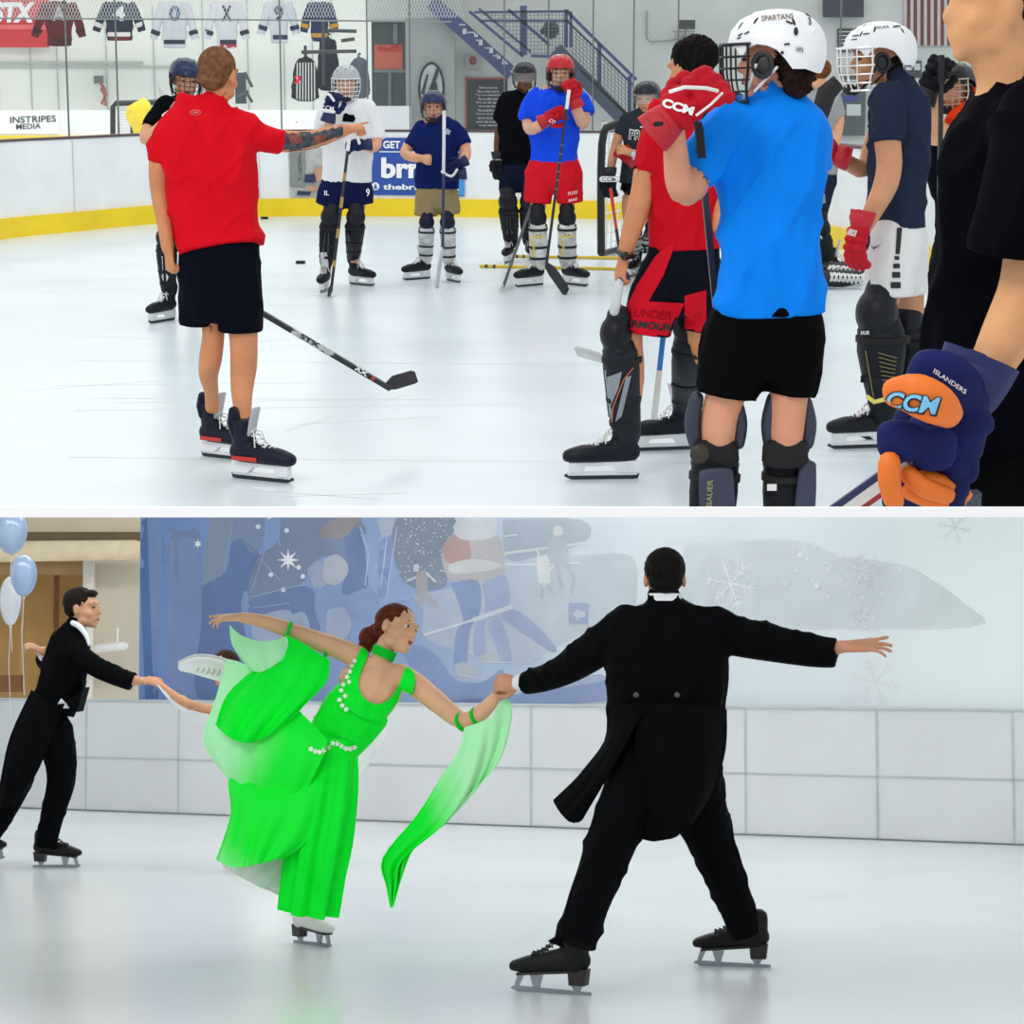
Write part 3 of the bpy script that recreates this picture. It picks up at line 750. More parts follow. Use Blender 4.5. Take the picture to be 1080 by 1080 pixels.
# cinder-block speckle course lines
wc = wallbox('wall_column', 429, 480, -60, 200, Yw-.5, mat('column_grey', '9ba19e', .6, var=.08, scale=1.2), th=.6)
wallbox('wall_header', 388, 430, -60, 23, Yw+.2, mat('header', 'c3c9c6', .7))
dr = wallbox('door_1', 393, 430, 22, 150, Yw+.4, mat('door_dark', '3d484b', .4, var=.15, scale=2), th=.1)
s = sign('notice', 'red and orange notice panel on the dark doorway glass', 'sign', dr, rect(395,47,424.5,73), mat('notice_orange', 'd8694f', .7))
decal('notice_head', s, [rect(395,47,424.4,54)], mat('notice_red', 'd43a30', .7)); decal('notice_text', s, [quad((398,50),(408,52),1.5), quad((411,51),(420,49),1.5)], mat('notice_dark','8a3328',.7))
q = MB(); q.beam(U.P(411,75,Yw+.38), U.P(411,112,Yw+.38), .02, .02); q.beam(U.P(394,75,Yw+.38), U.P(430,75,Yw+.38), .02, .02, V((0,1,0))); q.beam(U.P(417,25,Yw+.36), U.P(417,46,Yw+.36), .03,.02)
obj('door_bar', q, mat('door_bar','77837f',.4), dr, smooth=False)
wallbox('wall_bench', 397, 434, 112, 160, Yw-.7, white_board)
s = sign('oval_sign', 'tall oval black and white emblem sign on the grey column', 'sign', wc, disc(455,93,14,28,28), ink, lift=.03)
decal('emblem', s, [disc(455,93,11.5,25,24)], mat('emblem_grey','aeb4b4',.6), lift=.04)
decal('emblem_mark', s, [[(447,110),(461,70),(464,72),(451,113)],[(452,108),(457,84),(461,88),(463,108)],[(444,98),(450,78),(452,79),(447,101)]], ink, lift=.06)
p = U.P(499,64,Yw-.05); r = thing('fire_alarm', 'red fire alarm in a pale grey square housing on the white wall', 'alarm', tuple(p))
obj('housing', MB().box(p, .10,.05,.10), mat('alarm_grey','a9aaa8',.5), r, smooth=False); obj('sounder', MB().ell(p-V((0,.06,0)), .05,.03,.06), mat('alarm_red','8e2a2c',.5), r)
s = sign('chalkboard_poster', 'black framed poster with white centred handwriting and a red top edge', 'poster', wr, rect(491,82,535,138), mat('poster_black','23262b',.7), lift=.03)
decal('poster_edge', s, [rect(491,82,535,84), rect(491,82,493,138)], mat('poster_red','9d2f34',.7))
for i, t_ in enumerate(("There's no here here", 'Go a hot here.', 'Try it at champions', 'The ice called maniac', 'Do us all again', 'No harder things', 'This could be under', 'You is not the rep', 'but Do not be. hour', 'and I do it later.', 'to get desired.')):
    w = 10+((i*7)%5)*.8; text('handwriting', s, t_, (515-w,93.5+i*4), (515+w,93.5+i*4), (0,-2.4), mat('chalk','d6d8d8',.8))
# speaker, board, flag
p = U.P(724,26,Yw-.4); r = thing('wall_speaker', 'black loudspeaker on a bracket high on the grey wall', 'speaker', tuple(p)); obj('cabinet', MB().box(p,.11,.09,.06), mat('spk','20262c',.5), r, smooth=False)
obj('bracket', MB().tube([p+V((0,.05,-.05)), U.P(722,38,Yw-.05), U.P(716,43,Yw-.05)], .02, 5), mat('brk','8d9390',.5), r)
r = thing('conduit', 'thin grey conduit bending along the wall under the loudspeaker', 'pipe', tuple(U.P(684,44,Yw)))
obj('pipe', MB().tube([U.P(x,y,Yw-.04) for x,y in ((682,11),(682,40),(686,44),(705,43),(716,41))], .012, 5), mat('brk','8d9390'), r)
r = thing('practice_hoop', 'small wire basket frame below the loudspeaker', 'basket', tuple(U.P(722,40,Yw)))
m = MB()
for k in range(9): m.tube([U.P(712+k*2.4,34,Yw-.1), U.P(713+k*2.1,46,Yw-.1)], .006, 4)
m.tube([U.P(710,33,Yw-.1), U.P(733,33,Yw-.1)], .012, 5); m.tube([U.P(712,46,Yw-.1), U.P(731,46,Yw-.1)], .008, 5); obj('wire', m, mat('brk','8d9390'), r)
sign('scoreboard', 'dark navy scoreboard edge at the top behind the two white helmets', 'scoreboard', wr, rect(869,-4,911,18), mat('sb_navy','181c30',.5), lift=.2, th=.15)
s = sign('menu_board', 'dark letter board with rows of small pale text behind the white helmets', 'sign', wr, rect(883,30,900,55), mat('board_dark','33383c',.7), lift=.03)
for i in range(5): decal('letter_row', s, [quad((885,33.5+i*4),(898,33.5+i*4),1.1)], mat('chalk','d6d8d8'))
s = sign('striped_flag', 'flag hanging vertically with dark red and white stripes, upper right', 'flag', wr, rect(954,-6,1004,48), mat('flag_white','cfcdc6',.8), lift=.05)
decal('red_stripes', s, [rect(956.5+i*7.1,-6,960.2+i*7.1,48) for i in range(7)], mat('flag_red','6e2230',.8))
d2 = wallbox('door_2', 885, 912, 79, 143, Yw-.1, mat('door_dark2','454f52',.4,var=.1), th=.1)
for x0,y0,x1,y1 in ((893,84,907,98),(893,110,908,122)):
    sign('posted_paper', 'white paper taped on the dark door, %s' % ('upper sheet' if y0 < 100 else 'lower sheet'), 'paper', d2, rect(x0,y0,x1,y1), mat('paper','c7cfd0',.8), lift=.01, th=.004)
sign('blue_graffiti_sign', 'small blue lettered strip between the two papers on the dark door', 'sign', d2, [(887,101),(904,100),(905,106),(887,107)], mat('blue_strip','2b3a8c',.7), lift=.01, th=.004)
for x, y, l in ((959,73,'left of the two small notices right of the slate-shirted player'),(968,73,'right of the two small notices right of the slate-shirted player')):
    s = sign('small_notice', 'dark framed white paper, '+l, 'notice', wr, rect(x-5,y-9,x+4,y+9), mat('board_dark','33383c'), lift=.03); decal('sheet', s, [rect(x-3.5,y-6,x+2.5,y+1)], mat('paper','c7cfd0'))
# ---- stairs
blue = mat('stair_blue', '26356e', .4, var=.06); dnavy = mat('stair_dark', '28324e', .5)
Ys = 30.6
r = thing('staircase', 'blue steel staircase with mesh railings running down behind the glass', 'stairs', tuple(U.P(560,138,Ys)))
def bar(mb, a, b, w=2.0, dy=0, d=.05): mb.beam(U.P(*a, Ys+dy), U.P(*b, Ys+dy), d, w/2*Ys/F, V((0,1,0))) ; return mb
def barx(mb, pts, w, dy=0):
    for a, b in zip(pts, pts[1:]):
        A, B = U.P(*a, Ys+dy), U.P(*b, Ys+dy); t = (B-A).normalized(); n = V((0,1,0)).cross(t).normalized()*w/2*Ys/F
        mb.rings([[c+n*i+V((0,1,0))*j for i,j in ((-1,-.04),(1,-.04),(1,.04),(-1,.04))] for c in (A,B)])
    return mb
# flight running down-right from (600,60) to (660,125) with landing
obj('stringer', barx(MB(), [(455,2),(540,78)], 15, .2), blue, r, smooth=False)
obj('stringer', barx(MB(), [(586,52),(658,126)], 15, 0), dnavy, r, smooth=False)
m = MB(); barx(m, [(495,12),(552,60)], 3); barx(m, [(505,9),(560,55)], 2.4); barx(m, [(536,10),(580,48)], 3); obj('handrail', m, blue, r, smooth=False)
m = MB(); barx(m, [(598,12),(632,46),(671,84)], 3.2); barx(m, [(598,22),(632,55),(668,90)], 2.2); barx(m, [(586,50),(600,62),(662,122)], 3); obj('handrail', m, blue, r, smooth=False)
m = MB(); barx(m, [(500,13),(600,12)], 2.4); barx(m, [(505,22),(600,22)], 2); barx(m, [(560,59),(600,60)], 3); obj('landing_rail', m, blue, r, smooth=False)
for x, y0_, y1_, w in ((552,6,58,7),(597,10,50,4),(602,12,50,3),(632,46,90,4),(664,80,122,4),(578,20,60,2)):
    obj('post', barx(MB(), [(x,y0_),(x,y1_)], w), blue, r, smooth=False)
m = MB(); 
for k in range(24):
    x = 511+k*3.75; yb = 58 if x > 556 else max(16, 58-(556-x)*1.0+0); barx(m, [(x,12),(x,yb)], .55)
for k in range(11): y = 16+k*4; barx(m, [(507+max(0,(y-14))*1.0 if y > 16 else 507,y),(597,y)], .55)
for k in range(17):
    x = 604+k*3.7; t = (x-600); barx(m, [(x,24+t*.95),(x,58+t*.98)], .55)
for k in range(8): barx(m, [(600,24+k*4.6),(664,86+k*4.6)], .55)
obj('mesh_panel', m, mat('mesh_grey','59636e',.5), r, smooth=False)
m = MB()
for i in range(7): barx(m, [(484+i*9,26+i*8.2),(491+i*9,26+i*8.2)], 1.5, -.05)
obj('tread', m, mat('tread_grey','a9b0b4',.6), r, smooth=False)
papers = [(488,30),(500,33),(505,42),(516,50),(524,56),(530,61)]
decal('sticker', [bpy.data.objects['stringer']], [rect(x,y,x+4,y+6) for x,y in papers], mat('paper','c7cfd0'), parent=bpy.data.objects['stringer'])
r = thing('wall_fan', 'round black fan mounted behind the stair railing', 'fan', tuple(U.P(580,32,30.9))); m = MB()
m.ell(U.P(581,31,30.9), .11,.1,.13); m.ell(U.P(574,33,31), .06,.06,.05); obj('fan_housing', m, mat('fan_black','15171b',.5), r)
# ---- ads on the boards
s = sign('board_advert', 'blue advert on the boards reading GET and brrn with a web address', 'sign', boards, [(389,145),(490,146),(490,207),(389,205.5)], mat('ad_blue','2450a8',.5,var=.03), lift=.015)
decal('light_corner', s, [[(470,190),(490,186),(490,206),(465,205)]], mat('ad_cyan','3f9be0',.5))
text('lettering', s, 'GET COLD', (404,156.5), (452,156.8), (0,-8), ad, bold=.03); decal('rule_line', s, [quad((400,160),(484,160.5),1)], ad)
text('lettering', s, 'brrrn', (402,188), (470,188.5), (0,-22), ad, bold=.04)
text('lettering', s, 'thebrrrn.com', (404,200), (484,200.5), (0,-6), ad, bold=.03); decal('round_mark', s, [disc(396,196.5,4.2)], ad); decal('round_mark', s, [[(394,199),(396,193),(398,199)]], mat('ad_blue','2450a8'), lift=.03)
s = sign('board_advert', 'photo advert on the boards of a person kneeling on the floor', 'sign', boards, [(304,153),(340,156),(390,158),(389,206),(306,208)], mat('ad_photo','b9bdb9',.6,var=.1), lift=.015)
decal('printed_shape', s, [[(306,160),(322,158),(322,198),(306,196)],[(314,162),(318,160),(318,190),(314,190)]], mat('ph_grey','8a908e',.7))
decal('printed_shape', s, [[(322,184),(335,183),(341,188),(330,193),(321,192)],[(314,201),(328,202),(327,206),(313,206)]], mat('ph_navy','2a3a5c',.7), lift=.03)
decal('printed_shape', s, [[(331,179),(340,174),(341,190),(334,192)],[(325,196),(341,197),(341,202),(326,201)]], mat('ph_skin','c89878',.7), lift=.035)
# ---- pucks, training poles
for i, (x, y, l) in enumerate(((317,278,'black puck on the ice left of the white-shirted player'),(434,224,'black puck lying against the yellow kick plate'),(279,231,'small black puck partly behind the coach at the yellow kick plate'))):
    p = U.G(x, y); r = thing('hockey_puck', l, 'puck', (p.x, p.y, 0)); m = MB()
    m.rings([[p+V((math.cos(a)*q, math.sin(a)*q, z)) for a in [2*math.pi*k/20 for k in range(20)]] for q, z in ((.036,0),(.038,.003),(.038,.022),(.036,.025))])
    for v in m.v: v.x = p.x+(v.x-p.x)*1.15
    obj('puck_body', m, mat('puck','0d0e10',.6), r)
for (a, b, l) in (((506,282.5),(650,285.5),'yellow training pole lying on the ice, the nearer one'),((540,272),(655,274),'yellow training pole lying on the ice, the farther one')):
    A, B = U.G(*a), U.G(*b); A.z = B.z = .016; r = thing('training_pole', l, 'pole', (A.x, A.y, 0), 'yellow poles on the ice')
    obj('rod', MB().tube([A, B], .014, 8), mat('pole_yellow','e0c02a',.4), r)
    for t in (.04,.10): C_ = A.lerp(B, t); obj('end_band', MB().tube([C_, C_.lerp(B,.02)], .0155, 8), mat('pole_black','2a2a26',.5), r)
# ---- goal in front of the boards
def goal(label, base_l, base_r, Y0, Y1, top, pipe, r_, depth, netc, kind_=None, low=None):
    A, B = U.G(*base_l), U.G(*base_r); H = U.P(base_l[0], top, A.y).z; r = thing('hockey_goal', label, 'goal', (A.x, A.y, 0))
    A.z = B.z = r_; m = MB(); 
    m.tube(cr([tuple(A), (A.x, A.y, H*.85), (A.x+.10, A.y+.0, H*.985), (A.x+.25, A.y+.01, H)], 4)+[(B.x, B.y, H), (B.x, B.y, r_)], r_, 10)
    obj('frame', m, pipe, r)
    m = MB(); bk = [A+V((.25,depth,0)), B+V((-.1,depth,0))]; m.tube([A, bk[0], bk[1], B], r_*.8, 8); m.tube([(A.x+.2,A.y+.05,H),(A.x+.35,A.y+depth*.6,H),(B.x,B.y+depth*.6,H)], r_*.6, 8); obj('base_frame', m, pipe, r)
    m = MB(); top_ = [V((A.x+.35,A.y+depth*.6,H)), V((B.x,B.y+depth*.6,H))]
    def P2(u, v): a = bk[0].lerp(bk[1], u); b = top_[0].lerp(top_[1], u); return a.lerp(b, v)
    W_ = (B-A).length; nu = int(W_/.09); 
    for i in range(nu*2+1):
        for sgn in (1,-1):
            u0 = (i-nu/2)/nu; pts = []
            for k in range(13):
                v = k/12; u = u0+sgn*v*.55
                if 0 <= u <= 1: pts.append(P2(u, v))
            if len(pts) > 1: m.tube(pts, .006, 4)
    def P3(u, v): a = A.lerp(bk[0], u); b = V((A.x,A.y,H)).lerp(top_[0], u); return a.lerp(b, v)
    for k in range(14): m.tube([P3(0,k/13), P3(1,k/13)], .006, 4)
    for k in range(6): m.tube([P3(k/5,0), P3(k/5,1)], .006, 4)
    obj('netting', m, mat('net_'+netc, netc, .8), r, kind='stuff'); return r
goal('black framed goal with white netting behind the girl in grey', (634,272), (745,276), 0, 0, 130, mat('goal_black','15171b',.35), .037, .7, 'eceeee')
# goal on the rink behind, with yellow cover
r = thing('hockey_goal', 'far goal frame of the rink behind, left of the navy-helmeted player', 'goal', tuple(U.P(138,149,46)))
m = MB(); m.tube([U.P(119,149,46), U.P(119,113,46), U.P(122,109,46), U.P(200,107,46)], .055, 8); m.tube([U.P(119,149,46), U.P(200,146,46)], .05, 8); m.tube([U.P(139,109,46), U.P(139,147,46)], .03, 6); obj('frame', m, mat('goal_black','15171b'), r)
m = MB()
for k in range(22): m.tube([U.P(121+k*3,110,46.1), U.P(121+k*3,147,46.1)], .008, 4)
for k in range(12): m.tube([U.P(121,111+k*3,46.1), U.P(190,110+k*3,46.1)], .008, 4)
obj('netting', m, mat('net_eceeee','eceeee'), r, kind='stuff')
P_ = Pen(45.6); m = MB(); P_.limb(m, [(150,146,7),(148,128,10),(152,112,8),(151,106,4)], 12); P_.limb(m, [(138,128,4),(136,117,4),(146,112,6)], 10)
r = thing('goal_cover', 'bright yellow padded cover hung on the far goal', 'cover', tuple(U.P(149,149,45.6))); obj('padding', m, mat('yellow_pad','f0d222',.7), r, remesh=.05)
r = thing('equipment_rack', 'dark slatted rack beside the coach near the far wall', 'rack', tuple(U.P(257,110,44)))
m = MB(); m.box(U.P(254,93,44), .10,.08,.29); barq = [((258,76),(266,92)),((259,96),(266,108)),((251,103),(262,96))]
for a, b in barq: m.tube([U.P(*a,43.8), U.P(*b,43.8)], .03, 5)
obj('rack_frame', m, mat('rack_dark','3a4448',.5), r, smooth=False)
# ================================================================ LOWER RINK
MODE[0] = 'l'
ice2 = mat('ice_lower', 'd6d9da', .22, var=.03, scale=.7, bump=.03, bscale=2, spec=.35)
struct('floor_lower', MB().box((0, 15.2, -.02), 12, 7.3, .02), ice2)
# translucent white barrier
A, B = L.G(-60,849.5), L.G(1140,894)
def along(t, z, push=0): p = A.lerp(B, t); n = V((-(B-A).y, (B-A).x, 0)).normalized(); return V((p.x, p.y, z)) + n*push
def lx(x):  # parameter of a picture column
    lo, hi = 0, 1
    for _ in range(40):
        m_ = (lo+hi)/2; p = A.lerp(B, m_); 
        if 540+F*p.x/p.y < x: lo = m_
        else: hi = m_
    return lo
def lbox(t0, t1, z0, z1, push, th):
    return MB().rings([[along(t, z0, push), along(t, z1, push), along(t, z1, push+th), along(t, z0, push+th)] for t in (t0, t1)])
wb = struct('wall_barrier', lbox(0, 1.35, 0, .955, 0, .06), mat('barrier_white', 'dcddde', .25, var=.03, scale=1.2, spec=.35))
q = MB()
for x in (93,190,560,785,923,1066):
    t = lx(x); m = lbox(t-.0008, t+.0008, 0, .955, -.006, .01); q.add(m.v, m.f)
m = lbox(0, 1.35, .455, .468, -.006, .01); q.add(m.v, m.f); m = lbox(0, 1.35, .945, .962, -.01, .08); q.add(m.v, m.f)
struct('trim_6', q, mat('barrier_seam', 'bfc6ca', .5))
struct('trim_7', lbox(0, 1.35, 0, .012, -.012, .012), mat('barrier_foot', '767c80', .5))
# back wall of the hall at the left
beige = mat('hall_beige', 'd2c6b0', .8, var=.06, scale=1)
Yb = 25
def lb(name, x0, x1, y0_, y1_, Y, m, th=.2, kind='s'):
    a, b = L.P(x0, y1_, Y), L.P(x1, y0_, Y); q = MB().box(((a.x+b.x)/2, Y+th/2, (a.z+b.z)/2), (b.x-a.x)/2, th/2, (b.z-a.z)/2)
    return struct(name, q, m)
lb('wall_back_lower', 85, 160, 500, 820, Yb, mat('hall_panel','cdc3ae',.8,var=.07,scale=1.2))
lb('wall_column_lower', 85, 99, 590, 820, Yb-.1, mat('hall_light','e2ddd0',.8))
lb('wall_header_lower', -120, 170, 500, 566, Yb-.2, mat('hall_header','dccab0',.8,var=.05,scale=1))
lb('wall_recess', -120, 90, 590, 820, Yb+.9, mat('hall_ochre','b98f52',.7,var=.12,scale=1.5), th=.1)
lb('trim_8', -120, 170, 561, 570, Yb-.28, mat('brown_line','6e5c42',.7), th=.08)
lb('trim_9', -120, 87, 594, 606, Yb+.3, mat('ochre_dark','a3855a',.7), th=.2)
lb('trim_10', 20, 24, 606, 820, Yb+.6, mat('ochre_light','c9a875',.7), th=.1)
lb('trim_11', 55, 61, 606, 760, Yb+.7, mat('brown_post','7e5430',.7), th=.1)
lb('trim_12', -10, 22, 712, 730, Yb+.3, mat('brown_post','7e5430',.7), th=.1)
q = MB(); P_ = Pen(Yb-.5); P_.limb(q, [(-100,583,11.5),(143,580,10.5)], 16, (True, True), sub=1, ref=V((0,0,1)))
tag(obj('roller_awning', q, mat('awning_cream','e3cfae',.7,var=.04)), 'rolled cream awning cover along the hall wall above the left man', 'awning')
q = MB(); P_.limb(q, [(103,684,4.5),(131,681,4.5)], 12, (True, True), sub=1, ref=V((0,0,1))); q.tube([P_.P(124,662), P_.P(124,682)], .012, 6)
tag(obj('wall_lamp', q, mat('lamp_white','e9e6e0',.5)), 'small white tubular wall fitting beside the left man', 'fixture')
# mural banner
def mural_mat():
    m = bpy.data.materials.new('mural_print'); m.use_nodes = True; nt = m.node_tree; N = nt.nodes.new; K = nt.links.new; b = nt.nodes['Principled BSDF']
    b.inputs['Roughness'].default_value = .5; b.inputs['Specular IOR Level'].default_value = .2
    tc = N('ShaderNodeTexCoord'); sx = N('ShaderNodeSeparateXYZ'); K(tc.outputs['Generated'], sx.inputs[0])
    nz = N('ShaderNodeTexNoise'); nz.inputs['Scale'].default_value = 1.1; nz.inputs['Detail'].default_value = 5; K(tc.outputs['Object'], nz.inputs['Vector'])
    ma = N('ShaderNodeMath'); ma.operation = 'MULTIPLY_ADD'; ma.inputs[1].default_value = .16; K(nz.outputs['Fac'], ma.inputs[0]); 
    K(sx.outputs['X'], ma.inputs[2]); r = N('ShaderNodeValToRGB'); r.color_ramp.interpolation = 'EASE'
    el = r.color_ramp.elements; el[0].position = .08; el[0].color = lin('6e86b8'); el[1].position = 1.05; el[1].color = lin('e9efee')
    for p, c in ((.22,'788cb6'),(.38,'8295b8'),(.48,'a3b2c8'),(.58,'c0cad4'),(.68,'d0d7dc'),(.85,'dde3e6')):
        e = el.new(p); e.color = lin(c)
    K(ma.outputs[0], r.inputs[0]); K(r.outputs[0], b.inputs['Base Color']); return m
Am, Bm = along(lx(145)-.006, 0, .12), along(1.02, 0, .12)
t0 = (L.P(149,700,Am.y)).x
q = MB()
top, bot = 3.3, .93
pa = Am.copy(); n_ = 60; R = []
for i in range(n_+1):
    p = Am.lerp(Bm, i/n_); w = .02*math.sin(i*1.9)*(1 if i < 3 else 0); 
    R.append([V((p.x, p.y+w, bot)), V((p.x, p.y+w, top)), V((p.x, p.y+w+.02, top)), V((p.x, p.y+w+.02, bot))])
mu = obj('mural_banner', q.rings(R), mural_mat(), None, True); tag(mu, 'long pale blue printed winter mural hung above the white barrier', 'banner')
def mm(c): return mat('mural_'+c, c, .5, var=.06, scale=3, spec=.1, alpha=.38 if c in ('d3d9df','b4bbc1','e0e5ea','98a3b4','8d99ae') else .62 if c not in ('f2f4f5','f0f4f5','eaeef1','dfe4ea','dfe4e6','dfe5ea') else .8)
k_ = [0]
def md(c, *polys, name='printed_figure'):
    k_[0] += 1; return decal(name, mu, list(polys), mm(c), lift=.0015+.00015*k_[0], maxe=12)
def sm(pts): return cr(list(pts)+[pts[0]], 4)[:-1]
T = lambda X, Y: (140+X*.2593, 540+Y*.2593)          # from the left zoom
R_ = lambda X, Y: (400+X*.2593, 540+Y*.2593)         # from the right zoom
# dark edge, grey sky patches, big blurred silhouettes
md('5f7fb4', [T(20,20),T(60,20),T(105,760),T(50,760)])
md('8fa3cd', [T(58,20),T(110,20),T(112,380),T(90,760),T(85,760)])
md('8d99ae', sm([T(120,100),T(150,60),T(200,80),T(262,70),T(275,150),T(270,400),T(200,350),T(130,250)]))
md('97a2b2', sm([T(320,20),T(400,20),T(390,120),T(370,240),T(290,290),T(300,120)]))
md('8fa0cc', sm([T(150,120),T(262,120),T(275,320),T(280,740),T(150,740)]))
md('7286b4', sm([T(280,300),T(380,240),T(400,130),T(440,110),T(520,180),T(500,300),T(440,370),T(480,740),T(260,750),T(280,450)]))
md('98a3b4', sm([T(410,20),T(530,20),T(520,150),T(480,170),T(440,110),T(400,120)]))
md('8a96ad', sm([T(600,20),T(920,20),T(930,230),T(800,180),T(720,220),T(680,300),T(480,360),T(500,200),T(590,120)]))
md('7a8cb6', sm([T(470,360),T(700,300),T(760,400),T(740,520),T(560,520),T(480,460)]), sm([T(860,90),T(920,70),T(960,200),T(940,330),T(850,330),T(870,230)]))
md('a39c9c', sm([T(770,60),T(830,20),T(930,20),T(900,60),T(850,110),T(760,100)]))
md('aeb6c8', sm([T(710,230),T(760,200),T(790,290),T(740,310)]))
md('c3c6cd', sm([T(780,190),T(830,172),T(872,210),T(870,260),T(820,300),T(775,270)]))
md('9aabd2', sm([T(750,300),T(850,340),T(960,310),T(1010,380),T(940,480),T(890,440),T(870,520),T(800,520),T(740,400)]))
md('b4c0d8', sm([T(790,400),T(860,390),T(890,470),T(850,520),T(790,500)]), sm([T(640,420),T(700,410),T(720,500),T(640,520)]), sm([T(480,430),T(640,400),T(640,520),T(500,520)]))
md('a4b6df', sm([T(925,90),T(1050,110),T(1050,250),T(1020,350),T(960,280),T(945,150)]), sm([R_(20,110),R_(50,120),R_(70,250),R_(130,350),R_(60,360),R_(0,380),R_(0,150)]))
md('c5cbd6', sm([T(990,30),T(1070,20),R_(60,20),R_(50,90),R_(0,100),T(1010,90)]))
# tree and sparkle
md('8d98a4', sm([R_(75,20),R_(300,20),R_(290,110),R_(260,180),R_(270,300),R_(150,310),R_(80,250),R_(50,100)]), name='printed_tree')
md('dfe4e6', *[disc(*R_(random.uniform(75,285), random.uniform(25,290)), random.uniform(.3,.8), n=6) for _ in range(150)], name='printed_lights')
md('d3d9df', sm([R_(130,340),R_(330,300),R_(520,210),R_(900,170),R_(1040,200),R_(1030,420),R_(930,440),R_(700,560),R_(560,620),R_(200,520),R_(180,400)]))
md('b4bbc1', sm([R_(500,30),R_(820,30),R_(840,120),R_(640,180),R_(520,190)]))
md('e0e4e6', quad(R_(500,170),R_(850,125),3), quad(R_(510,215),R_(820,208),2), quad(R_(500,100),R_(560,92),2), name='printed_rail')
# small skaters
md('b6b3b4', sm([R_(150,250),R_(190,240),R_(200,330),R_(230,360),R_(225,400),R_(190,350),R_(175,390),R_(160,380),R_(150,310)]))
md('e3e6e8', sm([R_(140,215),R_(160,212),R_(160,240),R_(140,240)]), quad(R_(110,280),R_(150,265),2.2), quad(R_(190,245),R_(230,285),2.2))
md('e8ebec', sm([R_(640,180),R_(690,190),R_(690,300),R_(650,290)]), sm([R_(710,60),R_(740,58),R_(745,90),R_(710,95)]), quad(R_(640,150),R_(660,200),2.5), quad(R_(690,240),R_(730,190),2.5))
md('c2cad3', sm([R_(690,110),R_(750,100),R_(770,200),R_(720,220),R_(685,180)]), quad(R_(720,220),R_(745,310),4), quad(R_(760,210),R_(795,280),4), quad(R_(795,280),R_(775,330),3), quad(R_(660,290),R_(660,350),3), quad(R_(680,290),R_(710,340),3))
# the big pair
md('c9c3c0', sm([R_(260,140),R_(300,90),R_(390,100),R_(460,90),R_(500,130),R_(505,240),R_(440,270),R_(300,285),R_(255,200)]))
md('c2a3a0', sm([R_(262,130),R_(310,90),R_(360,110),R_(370,190),R_(310,215),R_(265,190)]))
md('dbdde0', sm([R_(300,60),R_(340,20),R_(470,20),R_(480,80),R_(440,110),R_(330,110)]), sm([R_(280,215),R_(380,190),R_(500,215),R_(430,240),R_(300,250)]))
md('95a5cd', sm([R_(290,290),R_(400,280),R_(410,400),R_(370,480),R_(350,640),R_(305,640),R_(310,500),R_(340,430)]))
md('aab7d6', sm([R_(420,290),R_(510,255),R_(530,360),R_(480,420),R_(430,450),R_(430,580),R_(385,580),R_(390,470),R_(430,400)]), sm([R_(440,460),R_(490,430),R_(540,590),R_(500,605)]), sm([R_(500,410),R_(560,400),R_(660,480),R_(720,560),R_(690,565),R_(600,500),R_(510,440)]))
md('c4cad0', sm([R_(305,620),R_(350,610),R_(400,650),R_(380,675),R_(320,665)]), sm([R_(400,590),R_(440,575),R_(490,600),R_(430,612)]))
md('e2e7ec', quad(R_(180,500),R_(380,440),2.5), quad(R_(380,440),R_(540,385),4.5), quad(R_(320,660),R_(400,675),1), quad(R_(400,608),R_(540,612),1), name='printed_highlight')
md('93a4cf', sm([R_(90,560),R_(160,540),R_(240,590),R_(310,680),R_(420,690),R_(500,640),R_(470,760),R_(240,770),R_(160,700)]), sm([R_(560,740),R_(900,660),R_(925,770),R_(300,772)]))
md('bcc7dd', sm([R_(600,700),R_(760,680),R_(900,665),R_(900,690),R_(700,720),R_(600,740)]))
md('a9b7d4', rect(*R_(770,370), *R_(850,455))); md('d8dee6', [R_(785,415),R_(812,390),R_(812,403),R_(838,403),R_(838,428),R_(812,428),R_(812,442)])
# stars
md('f2f4f5', star(*T(632,195), 12, 4, 8), star(*T(265,130), 5, 2, 6), name='printed_star')
md('dfe4ea', *[disc(*T(x,y), 2.6, n=10) for x, y in ((510,60),(626,75),(555,20),(675,225),(692,262),(562,255),(612,316))], name='printed_star')
md('aebcdc', *[quad(T(*a),T(*b),1) for a, b in (((548,20),(540,150)),((540,150),(480,330)),((580,30),(600,140)),((370,230),(405,60)),((520,190),(600,280)),((480,345),(690,295)),((490,390),(640,370)),((450,320),(475,390)))], name='printed_line')
md('c2cde6', *[quad(T(*a),T(*b),1.4) for a, b in (((925,60),(960,170)),((960,170),(945,300)),((1040,60),(1010,300)),((1075,60),(1030,360)))], name='printed_line')
# pale right part: snowflakes and drifts
W_ = lambda X, Y: (640+X*.4074, 540+Y*.4074)
md('e0e5ea', sm([W_(200,80),W_(420,70),W_(520,80),W_(600,110),W_(720,130),W_(800,150),W_(930,240),W_(940,298),W_(380,298),W_(200,260)]))
def flake(x, y, r):
    out = []
    for k in range(6):
        a = math.pi*k/3+.2; e = (x+r*math.cos(a), y+r*math.sin(a)); out.append(quad((x,y), e, 1.6))
        for s_ in (.5,.75):
            for d in (-.8,.8): out.append(quad((x+r*s_*math.cos(a), y+r*s_*math.sin(a)), (x+r*s_*math.cos(a)+r*.28*math.cos(a+d), y+r*s_*math.sin(a)+r*.28*math.sin(a+d)), 1.2))
    return out
md('f0f4f5', *flake(*W_(320,185), 26), *flake(*W_(695,440), 26), *flake(*W_(900,40), 18), name='printed_snowflake')
md('eaeef1', *flake(*W_(670,150), 18), *flake(*W_(660,270), 14), *[disc(*W_(random.uniform(450,760), random.uniform(80,230)), random.uniform(1,3)) for _ in range(24)], name='printed_snowflake')
struct('wall_far_lower', MB().box((4, 28, 2), 16, .1, 3), mat('hall_pale','dfe3e2',.8))
